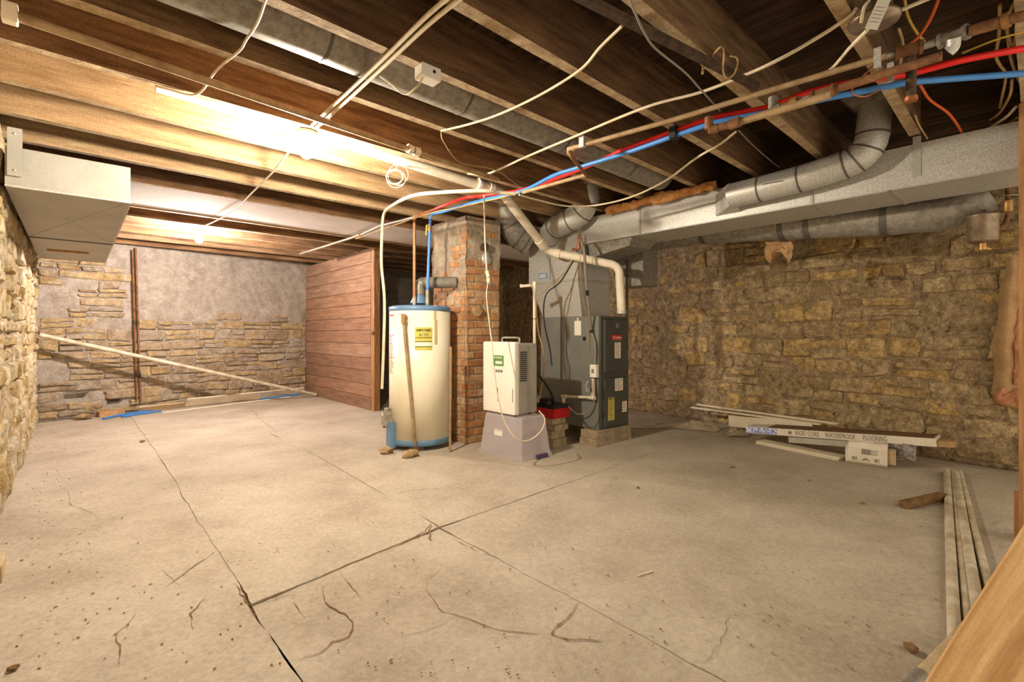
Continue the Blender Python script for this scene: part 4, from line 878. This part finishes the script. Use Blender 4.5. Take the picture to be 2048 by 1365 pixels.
# ------------------------------------------------------------------ cables
def cable(pix, r, m, label, name='cable', z=2.09, k=6, cat='cable'):
    P = [Zp(*p, z) if len(p) == 2 else (Zp(*p) if p[2] < 3 else Dp(p[0], p[1], p[2]-10)) for p in pix]
    return pipe(name, smooth(P, k), r, m, label, cat, 7)
cable([(624,250),(700,180),(772,112),(850,35),(900,-8)], .0085, 'cable_white', 'left strand of the white double cable from the near bulb')
cable([(634,254),(708,188),(782,119),(860,46),(930,-10)], .0085, 'cable_white', 'right strand of the white double cable from the near bulb')
cable([(534,-8),(515,45),(492,80),(480,100),(450,125),(425,150),(415,168),(385,190),(310,172)], .005, 'cable_white', 'crooked thin white wire at the upper left joists')
cable([(600,278,2.075),(575,308,2.06),(545,345,2.05),(505,385,2.05),(470,420,2.055),(435,440,2.065),(408,452,2.075)], .0065, 'cable_white', 'white cable sagging from the near bulb to the far bulb')
cable([(1712,18),(1700,32),(1640,72),(1560,118),(1490,150),(1400,185),(1290,215),(1140,277),(1050,315),(975,348),(935,348)], .007, 'cable_white', 'long white cable running from upper right holder across joists')
cable([(1244,52),(1200,95),(1160,140),(1080,190),(1000,228),(940,248),(882,262)], .006, 'cable_white', 'short white cable stapled across joists in the middle')
cable([(882,265,2.085),(888,285,2.06),(920,325,2.06),(975,336,2.07),(1000,345,2.07),(1037,372,2.08)], .003, 'cable_tan', 'thin brown wire hanging from the short white cable')
cable([(1472,263,2.06),(1440,288,2.03),(1390,318,2.0),(1330,362,1.98),(1260,395,1.96),(1190,411,1.95),(1130,412,1.95),(1075,400,1.95),(1038,390,1.95)], .0065, 'cable_white', 'white cable sagging in front of trunk duct and elbows')
cable([(1040,384,1.965),(1000,396,1.965),(960,405,1.97),(910,417,1.98),(870,424,1.985),(790,450,1.99),(712,478,1.99)], .005, 'cable_tan', 'thin tan cable under the red tube toward partition')
g = [Zp(1030,388,1.94), Zp(1000,386,1.94), Zp(960,382,1.94), Zp(870,386,1.94), Zp(825,392,1.95), Zp(790,408,1.97), Dp(768,428,4.2), Dp(764,470,4.2), Dp(763,530,4.2), Dp(769,600,4.2), Dp(767,700,4.2), Dp(764,778,4.22)]
pipe('gas_tube', smooth(g, 6), .0125, 'cable_white', 'cream gas tube arching over and hanging left of water heater', 'pipe', 10)
cable([(1255,-15,2.04),(1272,30,2.04),(1290,68,2.035),(1312,98,2.035),(1370,145,2.035),(1402,180,2.06),(1440,222,2.08)], .004, 'cable_grey', 'thin grey wire crossing joist bay near the iron bar')
cable([(1258,-20,2.25),(1270,28,2.2),(1300,10,2.25),(1330,-10,2.3)], .003, 'cable_grey', 'thin grey wire loop above the iron bar')
cable([(1478,262,2.1),(1505,290,2.15),(1545,325,2.12),(1560,335,2.1)], .004, 'cable_grey', 'grey wire hanging over the joist near trunk duct')
wl_ = [(1410,130,2.12),(1440,95,2.09),(1448,110,2.06),(1446,140,2.04),(1455,157,2.03),(1470,145,2.05),(1475,118,2.09),(1460,112,2.1)]
cable(wl_, .0035, 'cable_tan', 'curled tan wire scrap hanging from a joist', 'wire_scrap', cat='wire')
cable([(1408,126,2.1),(1405,147,2.02)], .005, 'cable_tan', 'short straight wire end poking down beside iron bar', 'wire_scrap', cat='wire')
# wire coil on hook, junction box
c = Zp(793, 352, 2.03); t = thing('wire_coil', tuple(c), 'small coil of white wire hanging under the vent pipe', 'coil')
ri = random.Random(4); side = Vector((rx, ry, 0))
for i in range(4):
    R_ = .052 + .005*i; o = Vector((0,0,ri.uniform(-.02,.012))) + side*ri.uniform(-.014,.014); dpt = Vector((fx,fy,0))*(.006*i-.01)
    MB().tube([c+o+dpt+side*math.cos(a/16*2*math.pi)*R_+Vector((0,0,math.sin(a/16*2*math.pi)*R_*(.8+.08*i))) for a in range(17)], .0022, 6, False).build('wire_loop', 'cable_white', t)
MB().tube(smooth([c+Vector((0,0,.05)), c+Vector((.01,.0,.07)), Zp(822,330,2.08)],4), .0028, 6).build('wire_tail', 'cable_white', t)
c = Zp(856, 143, 2.085); t = thing('junction_box', (c.x, c.y, ZJ), 'small beige plastic junction box under a joist beside the double cable', 'box')
MB().box((c.x-.045, c.y-.03, ZJ-.055), (c.x+.045, c.y+.03, ZJ-.001), bev=.004).build('box_body', 'white_plastic', t)
MB().box((c.x+.005, c.y-.031, ZJ-.03), (c.x+.018, c.y-.029, ZJ-.018)).build('knockout', 'black', t)
MB().tube(smooth([Vector((c.x-.03,c.y-.01,ZJ-.05)), Zp(836,172,2.02), Zp(810,188,2.02), Zp(785,170,2.06), Zp(760,152,2.08)],5), .004, 7).build('cable_tail', 'cable_white', t)
# lamp holder at upper right with a hanging tag
c = Zp(1748, 46, 2.04); t = thing('lamp_holder', (c.x, c.y, 2.03), 'empty metal ceiling lamp holder with white tag at upper right', 'lamp holder')
MB().lathe((c.x, c.y, 2.105), [(.05,0),(.052,-.03),(.062,-.04),(.075,-.055),(.07,-.066),(0,-.07)], 28).build('holder_dish', 'steel', t)
MB().tube(smooth([c+Vector((-.06,0,.05)), c+Vector((-.08,.01,.02)), c+Vector((-.07,.02,-.02))],4), .005, 7).build('cord_loop', 'cable_white', t)
a, b = Dp(1772,-8,1.55), Dp(1742,58,1.55); tv = ray(1755,25)
tg = MB().bar(a, b, .036, .0012, tv).build('paper_tag', 'tag', t)
for i in range(5): p = a.lerp(b, .35+.11*i); s_ = (b-a).normalized().cross(tv).normalized(); MB().bar(p-s_*.013, p+s_*.013, .003, .002, tv).build('tag_print', 'print_grey', tg)
cable([(1735,60,2.0),(1700,95,2.03),(1664,136,2.07),(1634,150,2.075)], .006, 'cable_white', 'flat white lamp cord dropping from the tagged holder')
cable([(1790,25),(1850,0),(1900,-20)], .007, 'cable_white', 'white cable running up right from the tagged holder')
# loose wires at the right
for i, (pts, r, m, lb) in enumerate([
    ([(1880,-10,2.2),(1862,35,2.16),(1840,70,2.12),(1820,88,2.1)], .006, 'cable_orange', 'orange wire crossing above the steel tee pipe'),
    ([(1840,170,2.12),(1860,200,2.12),(1895,225,2.1),(1915,250,2.08),(1926,270,2.07)], .006, 'cable_orange', 'orange wire hanging down to the trunk duct'),
    ([(1808,-10,2.2),(1815,30,2.2),(1830,60,2.18),(1850,85,2.15)], .005, 'cable_yellow', 'yellow wire hanging beside the lamp holder'),
    ([(1738,82,2.12),(1738,110,2.14),(1752,145,2.14)], .004, 'cable_yellow', 'short yellow wire behind the joist end'),
    ([(1925,106,2.1),(1990,80,2.1),(2060,60,2.1)], .004, 'cable_yellow', 'straight yellow wire above the red tube'),
    ([(2000,10,2.15),(1998,70,2.15),(1992,110,2.15),(2000,130,2.15),(2012,150,2.15),(2005,190,2.15),(2000,215,2.15)], .006, 'cable_tan', 'tan cable hanging at right behind the blue tube, left strand'),
    ([(2012,30,2.14),(2018,90,2.14),(2026,130,2.14),(2044,170,2.14),(2060,175,2.14)], .006, 'cable_tan', 'tan cable hanging at right, bending toward frame edge'),
    ([(2034,50,2.13),(2028,90,2.13),(2015,60,2.13),(2022,20,2.13),(2040,-10,2.13)], .006, 'cable_tan', 'tan cable looping at far upper right'),
    ([(2024,160,2.13),(2020,190,2.13),(2000,225,2.12),(1980,240,2.12)], .006, 'cable_tan', 'tan cable end dangling below the blue tube'),
    ([(2032,214,2.1),(2010,236,2.09),(1966,264,2.075)], .007, 'cable_white', 'white cable slanting down to the trunk duct top'),
    ([(2034,236,2.09),(2024,243,2.085),(2010,255,2.075)], .006, 'cable_tan', 'tan cable lying above the trunk duct end'),
    ([(1830,230,2.1),(1838,250,2.08),(1855,278,2.07)], .004, 'cable_tan', 'thin tan wire beside the joist end strap'),
    ([(1798,58,2.11),(1806,90,2.11),(1800,130,2.1)], .005, 'cable_tan', 'tan cable behind the steel tee'),
    ([(1748,130,2.06),(1715,165,2.0),(1703,186,1.98),(1730,193,1.98),(1762,178,2.0)], .0035, 'copper', 'thin copper ground wire looped under the blue tube')]):
    cable(pts, r, m, lb)

# ------------------------------------------------------------------ dehumidifier cord
dc = [Zp(968,392,1.92), Dp(969,430,3.95), Dp(970,480,3.9), Dp(974,548,3.8)]
t = thing('extension_cord', tuple(dc[0]), 'white extension cord hanging straight down from the overhead pipes before chimney', 'cord')
MB().tube(smooth(dc, 5), .006, 8).build('cord_line', 'cable_white', t)
MB().tube([Dp(974,543,3.8), Dp(977,555,3.79)], .016, 10).build('socket', 'cable_white', t)
dd = [Dp(977,561,3.8), Dp(973,590,3.79), Dp(978,640,3.78), Dp(984,690,3.72), Dp(988,740,3.66), Dp(995,790,3.62), Dp(1008,840,3.58), Dp(1030,875,3.56), Dp(1055,882,3.58), Dp(1080,865,3.62), Dp(1090,840,3.68), Dp(1078,822,3.78)]
MB().tube(smooth(dd, 6), .0045, 8).build('power_cord', 'cable_white', dh)
MB().tube([Dp(977,556,3.79), Dp(977,566,3.79)], .014, 10).build('plug', 'cable_white', dh)

# ------------------------------------------------------------------ flooring pile by the right wall
def trim(pa, pb, w, th, label, m='trim_white'): MB().bar(pa, pb, w, th).build('trim_board', m, None, label, 'trim')
# long package resting on the paper bundle and the foam plank
FA, FB = Xp(1492, 867, 4.62), Xp(1872, 889, 4.62)
FA.z = .115; FB.z = .215
dF = (FB-FA).normalized(); upF = Vector((0,0,1)) - dF*dF.z; upF.normalize(); outF = Vector((-1,0,0)); back = Vector((1,0,0))
fk = thing('flooring_package', tuple(FA), 'long flooring carton with RIGID CORE WATERPROOF lettering lying by the right wall', 'carton')
L_ = (FB-FA).length
def fbox(t0, t1, d0, d1, h0, h1, name, m, par=fk):
    P = lambda t, d, h: FA + dF*(L_*t) + back*d + upF*h
    return MB().loft([P(t0,d0,h0),P(t1,d0,h0),P(t1,d1,h0),P(t0,d1,h0)], [P(t0,d0,h1),P(t1,d0,h1),P(t1,d1,h1),P(t0,d1,h1)]).build(name, m, par)
fbox(0, 1, 0, .2, -.03, .03, 'carton_body', 'carton'); fbox(.14, .99, -.002, .21, .0305, .034, 'plank_top', 'carton_top'); fbox(-.001, .2, -.003, .0, -.026, .026, 'blue_end_print', 'carton_blue')
fbox(.999, 1.07, .02, .19, -.03, .012, 'open_end_flap', 'kraft')
ft = lambda px: (FA.y - Xp(px, 880, 4.62).y)/(FA.y - FB.y)
for tx, xa, xb in (('RIGID CORE', 1591, 1638), ('WATERPROOF', 1650, 1711), ('FLOORING', 1727, 1774)):
    lettering(tx, .056, FA+dF*(L_*(ft(xa)+ft(xb))/2)+outF*.0015, dF, upF, 'print_grey', fk, fit=(ft(xb)-ft(xa))*L_)
MB().lathe(FA+dF*(L_*ft(1580))+outF*.0005, [(.016,0),(.016,.001),(0,.0015)], 5, outF).build('shield_emblem', 'print_grey', fk)
# planks and trims
trim(Xp(1396,809,5.16), Xp(1676,848,5.0), .05, .014, 'upper white trim strip propped along the right stone wall')
trim(Xp(1383,815,5.1), Xp(1640,849,4.95), .05, .014, 'lower white trim strip propped along the right stone wall')
a, b = Xp(1458,842,5.0), Xp(1625,858,4.92); MB().bar(a, b, .012, .11).build('white_sheet', 'trim_white', None, 'white sheet standing behind the flooring carton', 'sheet')
a, b = Xp(1582,883,4.66), Xp(1740,896,4.66); a.z = .083; b.z = .128; MB().bar(a, b, .12, .045).build('foam_plank', 'foam', None, 'pale grey plank lying under the flooring carton', 'plank')
a, b = Zp(1515,884,.02), Zp(1683,918,.02); s_ = Vector((.06, 0, 0))
MB().bar(a+s_, b+s_, .13, .014).build('trim_board', 'trim_white', None, 'white trim board on floor in front of the carton, upper of two', 'trim')
a, b = Zp(1515,887,.006), Zp(1680,921,.006); MB().bar(a+s_*.9, b+s_*.9, .13, .011).build('trim_board', 'trim_white', None, 'white trim board flat on floor in front of carton, lower of two', 'trim')
# paper bundle
P0, P1 = Zp(1690,926,0), Zp(1775,938,0); pd = (P1-P0).normalized(); pn = Vector((-pd.y, pd.x, 0)); pn = pn if pn.x > 0 else -pn
t = thing('paper_bundle', tuple(P0), 'white paper wrapped bundle of wood shims holding up the flooring carton', 'bundle')
prof = [(0,.02),(.0,.13),(.02,.165),(.05,.175),(.09,.16),(.115,.08),(.11,.0),(.02,.0)]
rg = lambda s, k_: [P0 + pd*s + pn*(.055+(a-.055)*k_) + Vector((0,0,.0015+b*k_)) for a, b in prof]
LB = (P1-P0).length; mb = MB(); secs = [(0,.75),(.02,.95),(.1,1),(LB*.7,.98),(LB,1.0)]
for (s0,k0),(s1,k1) in zip(secs, secs[1:]): mb.loft(rg(s0,k0), rg(s1,k1), False)
mb.add(rg(0,.75), [list(range(8))]); mb.build('paper_wrap', 'carton', t)
rs = random.Random(5)
for i in range(6):
    u = .02 + i*.014; h = rs.uniform(.1,.14); MB().bar(P0+pd*(LB*.6)+pn*u+Vector((0,0,.006)), P0+pd*(LB+rs.uniform(.0,.05))+pn*(u+rs.uniform(-.01,.01))+Vector((0,0,.006)), .018, .004).build('shim', 'board_tan', t)
    MB().bar(P0+pd*(LB*.6)+pn*u+Vector((0,0,h*.55+.01)), P0+pd*(LB+rs.uniform(.02,.05))+pn*(u+rs.uniform(-.012,.012))+Vector((0,0,h*.55+.01)), .012, h*.8).build('shim', 'board_tan', t)
outp = -pn
lettering('E A E', .035, P0+pd*(LB*.5)+outp*.003+Vector((0,0,.045)), pd, (0,0,1), 'print_grey', t, fit=.17)
for i in range(5): p = P0+pd*(LB*(.42+.045*i))+outp*.003+Vector((0,0,.085)); MB().bar(p, p+Vector((0,0,.04)), .004, .002, outp).build('print_mark', 'print_grey', t)
for i in range(3): p = P0+pd*(LB*.40)+outp*.003+Vector((0,0,.09+.014*i)); MB().bar(p, p+pd*.1, .002, .003).build('print_mark', 'print_grey', t)
# crumpled film
def film(name, pix, z, m, label, seed, amp=.05):
    P = [Zp(*p, z) for p in pix]; n = 14; vs = []; fs = []
    for j in range(n+1):
        for i in range(n+1):
            u, v = i/n, j/n; p = P[0]*(1-u)*(1-v) + P[1]*u*(1-v) + P[2]*u*v + P[3]*(1-u)*v
            e = min(1, 6*min(u,1-u,v,1-v)+.15)
            p = p + Vector((noise.noise(p*9+Vector((seed,0,0)))*.03, noise.noise(p*9+Vector((0,seed,0)))*.03, amp*e*(abs(noise.noise(p*7+Vector((seed,3,0))))+.6*abs(noise.noise(p*17)))+.006)); vs.append(p)
    for j in range(n):
        for i in range(n): a = j*(n+1)+i; fs.append([a,a+1,a+n+2,a+n+1])
    return MB().add(vs, fs, False).build(name, m, None, label, 'plastic sheet')
film('plastic_sheet', [(1315,856),(1438,866),(1444,856),(1390,847)], .004, 'film', 'crumpled clear plastic sheet on the floor left of the flooring pile', 3, .08)
film('plastic_sheet', [(1452,874),(1500,874),(1486,862),(1458,861)], .012, 'film', 'small crumpled plastic film against the carton end', 6, .06)
film('plastic_sheet', [(1272,850),(1300,854),(1330,846),(1300,838)], .004, 'film', 'dusty plastic sheet edge on floor beside the furnace', 9, .02)
a = Xp(1755,893,4.5); vs = []; n = 10
for j in range(5):
    for i in range(n+1):
        p = Xp(1748+85*i/n, 884+j*3.2+24*(i/n)*(.3+.2*j), 4.617-.001*j); vs.append(p + Vector((-.006+.006*math.sin(i*2.1+j), 0, .008*noise.noise(p*20))))
MB().add(vs, [[j*(n+1)+i, j*(n+1)+i+1, (j+1)*(n+1)+i+1, (j+1)*(n+1)+i] for j in range(4) for i in range(n)], False).build('plastic_wrap', 'film_dark', None, 'shiny torn plastic wrap hanging from the flooring carton', 'plastic wrap')

# ------------------------------------------------------------------ insulation batt, wood post, canister
kb = thing('insulation_batt', (5.0, .12, .1), 'kraft faced pink insulation batt standing against the right stone wall', 'insulation')
L0 = []; n = 16
vs = []
for j in range(n+1):
    y = 515 + (795-515)*j/n; z_ = j/n
    l = 2012 - 26*min(1, z_*1.6) + 3*math.sin(j*1.1); r = 2050
    for i in range(7):
        u = i/6; p = Xp(l+(r-l)*u, y + 14*u*math.sin(j*.8), 5.0 - .07*math.sin(math.pi*min(1,u*1.15+.05))); vs.append(p)
back_ = [v+Vector((.04,0,0)) for v in vs]
fs = [[j*7+i, j*7+i+1, (j+1)*7+i+1, (j+1)*7+i] for j in range(n) for i in range(6)]; o = len(vs)
mb = MB(); mb.add(vs+back_, fs+[[a+o for a in f[::-1]] for f in fs], True); mb.build('kraft_facing', 'kraft', kb)
def blob(pts, r, name, m, par, seed):
    pts = smooth(pts, 7); mb = MB().tube(pts, [r*(.75+.4*noise.noise(p*9+Vector((seed,0,0)))) for p in pts], 14)
    for v in mb.v: v += Vector((noise.noise(v*22), noise.noise(v*22+Vector((9,0,0))), noise.noise(v*22+Vector((0,9,0)))))*r*.45
    return mb.build(name, m, par)
blob([Xp(2046,600,5.0), Xp(2040,660,4.97), Xp(2040,720,4.96), Xp(2036,770,4.95)], .035, 'pink_fibre', 'fibre_pink', kb, 2)
blob([Xp(1998,785,4.97), Xp(2012,800,4.95), Xp(2032,795,4.95), Xp(2048,805,4.95)], .075, 'pink_fibre', 'fibre_pink', kb, 4)
pp = Vector((3.40, .10, 0))
ps = thing('wood_post', (pp.x, pp.y, 0), 'upright brown wooden post at the right edge of view', 'post')
MB().box((pp.x-.045, pp.y-.05, 0), (pp.x+.045, pp.y+.03, 2.098), bev=.004).build('post_body', 'wood_post', ps)
MB().box((pp.x+.046, pp.y-.05, .0), (pp.x+.09, pp.y+.05, .22), bev=.004).build('nailed_block', 'wood_post', ps)
c = Xp(1965, 458, 4.02); t = thing('metal_canister', tuple(c), 'small brownish metal canister hanging at upper right before the stone wall', 'canister')
MB().lathe((c.x, c.y, c.z), [(0,-.083),(.06,-.083),(.072,-.07),(.073,.065),(.077,.07),(.077,.078),(.06,.09),(.018,.093),(.018,.112),(0,.112)], 26).build('canister_body', 'steel', t)
MB().tube([c-Vector((0,0,.083)), c-Vector((0,0,.125))], .018, 10).tube([c-Vector((0,0,.11)), c-Vector((-.03,.03,.12))], .009, 8).build('drain_cock', 'brass', t)
pr = rounded([c+Vector((.06,-.02,.0)), Xp(2010,452,4.12), Xp(2018,425,4.12), Xp(2016,395,4.12), Vector((4.12, Xp(2016,395,4.12).y, 2.1))], .03); MB().tube(pr, .013, 10).build('feed_pipe', 'pipe_rust', t)
v = Xp(2016,412,4.12); MB().tube([v-Vector((0,0,.035)), v+Vector((0,0,.03))], .022, 12).build('valve_body', 'brass', t); MB().lathe(v+Vector((-.01,0,.05)), [(.04,0),(.042,.006),(.02,.01),(0,.01)], 14).build('valve_wheel', 'pipe_zinc', t)

# ------------------------------------------------------------------ pipes and boards on the floor at the right
for (a, b, r, lb) in [((1894,942),(1909,1270),.019,'leftmost of four long white pipes on the floor at right'), ((1905,944),(1937,1250),.014,'thin second white pipe from the left on the floor at right'),
                      ((1912,947),(1957,1230),.02,'third white pipe from the left on the floor, with dark mark'), ((1920,945),(1988,1215),.015,'rightmost of four long white pipes on the floor')]:
    p0, p1 = Zp(*a, r+.0005), Zp(*b, r+.0005); t = thing('floor_pipe', tuple(p0), lb, 'pipe', 'four white pipes lying on the floor'); MB().tube([p0, p1+(p1-p0)*.02], r, 14).build('pipe_body', 'pvc_dirty', t)
    for f in (.3, .8): c = p0.lerp(p1, f); d = (p1-p0).normalized(); MB().tube([c, c+d*.004], r*1.03, 14).build('scuff_ring', 'print_grey', t)
a, b = Zp(1832,1366,.06), Zp(1995,1192,.06)
t = thing('old_pole', tuple(a), 'tan wooden pole with grey metal end on the floor beside the leaning board', 'pole'); d = (b-a).normalized()
MB().tube([a, b+d*.5], .0185, 14).build('shaft', 'board_tan', t); MB().tube([a-d*.06, a+d*.045], .0205, 14).build('metal_ferrule', 'galv_old', t)
# wide board close to the camera
up_ = Dp(2048,1058,1.12) - Dp(1855,1365,1.12); up_.normalize(); foot = Dp(1855,1365,1.12); tt = foot.z/up_.z; foot = foot - up_*(tt-.06)
nrm = ray(1960, 1200); nrm.z = 0; nrm.normalize(); wd = up_.cross(nrm).normalized(); wd = wd if wd.dot(Vector((rx,ry,0))) > 0 else -wd
W_b = .175; lean = MB(); A_, B_ = [], []
for w, d_ in ((0,0),(W_b,0),(W_b,.03),(0,.03)):
    p = foot + wd*w + nrm*d_; A_.append(p - up_*(p.z/up_.z)); B_.append(p - up_*(p.z/up_.z) + up_*1.75 + (wd*w).dot(up_)*up_)
lean.loft(A_, B_)
lb_ = lean.build('leaning_board', None, None, 'wide golden wooden board leaning close to the camera at lower right', 'board')
m = mat('grain_board', (228,190,134), (178,130,78), rough=.55, scale=34, bump=.1, bscale=30, detail=6)
nd = m.node_tree.nodes; mpn = [x for x in nd if x.type == 'MAPPING'][0]
e = Matrix((up_, wd, up_.cross(wd))).to_euler(); mpn.inputs['Rotation'].default_value = e; 
mp2 = nd.new('ShaderNodeMapping'); mp2.inputs['Scale'].default_value = (.06, 1, 1)
for l in list(m.node_tree.links):
    if l.from_node == mpn: to = l.to_socket; m.node_tree.links.remove(l); m.node_tree.links.new(mp2.outputs[0], to)
m.node_tree.links.new(mpn.outputs[0], mp2.inputs[0]); lb_.data.materials.append(m)
# small wood at the left edge, scrap stick, debris
c = Zp(2, 1160, 0); MB().box((c.x-.1, c.y-.05, .001), (c.x+.006, c.y+.12, .07), bev=.004).build('wood_block', 'board_tan', None, 'short pale wood block on floor at the left edge', 'block')
a, b = Zp(1808,1010,.0225), Zp(1886,992,.0225); MB().bar(a, b, .05, .035).build('scrap_stick', 'scrap_wood', None, 'short dark wood scrap on floor beside the white pipes', 'wood scrap')
a, b = Zp(1275,1152,.004), Zp(1305,1143,.004); MB().tube([a, b], .0035, 7).build('straw_stick', 'trim_white', None, 'thin pale stick alone on the open floor', 'stick')
deb = [(1463,936,.022,'pale pebble on the floor before the flooring pile'),(1262,866,.02,'small stone beside the furnace block'),(1724,1008,.014,'tiny white chip on the floor left of the wood scrap'),(1822,1305,.024,'dark crumpled chip near the pole'),
       (285,885,.022,'brown chip on the floor near the far left wall'),(1618,962,.012,'light flake on the floor below the paper bundle'),(25,1344,.015,'dark crumb at lower left floor'),(1276,978,.01,'small dark crumb in the middle of the floor'),(990,905,.012,'small pebble in front of the clear bin')]
for i, (px, py, s, lb) in enumerate(deb):
    p = Zp(px, py, 0); rock('floor_debris', (p.x, p.y, .004), (s, s*.8, s*.5), 'rock' if i not in (3,6,7) else 'scrap_wood', lb, 'debris', 20+i, 'loose debris on the floor')
# fine gravel and chips nobody could count
rg_ = random.Random(12); mb = MB()
for i in range(900):
    if i < 420: p = Zp(rg_.uniform(60,1900), rg_.uniform(860,1360), 0)
    elif i < 700: p = Vector((rg_.uniform(3.2,5.0), rg_.uniform(-.2,1.0), 0))
    else: p = Vector((rg_.uniform(-.28,.1)**1, rg_.uniform(2.0,7.4), 0))
    if min((p-Zp(1847,1001,0)).length, (p-Zp(1740,925,0)).length-.08) < .29: continue
    s = rg_.uniform(.0018,.0065); a = rg_.uniform(0,6.3); z0 = .0035 if .48 < p.x < 1.42 and 2.0 < p.y < 4.9 else .004
    vs = [p+Vector((math.cos(a+k*2.09)*s*rg_.uniform(.6,1.5), math.sin(a+k*2.09)*s*rg_.uniform(.6,1.5), z0)) for k in range(3)] + [p+Vector((0,0,z0+s*.8))]
    mb.add(vs, [[0,1,3],[1,2,3],[2,0,3],[0,2,1]])
mb.build('floor_grit', 'rock', None, 'scattered fine grit and chips on the concrete floor', 'grit', kind='stuff')

# ------------------------------------------------------------------ bare bulbs
mat('bulb1', (255,250,240), emit=(BULBC1, BULB1)); mat('bulb2', (255,250,240), emit=(BULBC2, BULB2))
mat('porcelain', (236,230,220), rough=.35, bump=0)
def lamp(p, m, label):
    p = Vector(p); t = thing('ceiling_bulb', (p.x, p.y, p.z), label, 'light bulb', 'bare bulbs on porcelain holders')
    zt = ZJ - .004
    MB().lathe((p.x, p.y, zt), [(.0,0),(.056,0),(.057,-.012),(.05,-.024),(.036,-.03),(.032,-.052),(.024,-.055),(0,-.055)], 28).build('lamp_holder', 'porcelain', t)
    c = zt - .112
    prof = [(.013, zt-.05-c)] + [(.0325*math.cos(a), .0325*math.sin(a)) for a in [math.radians(d) for d in range(62, -91, -12)]]
    MB().lathe((p.x, p.y, c), prof, 20).build('bulb', m, t)
lamp(Zp(613, 300, 2.0), 'bulb1', 'bare glowing bulb on porcelain holder, the nearer of the two lit bulbs')
lamp(Zp(398, 478, 2.0), 'bulb2', 'bare glowing bulb on porcelain holder, farther back toward the stone wall')
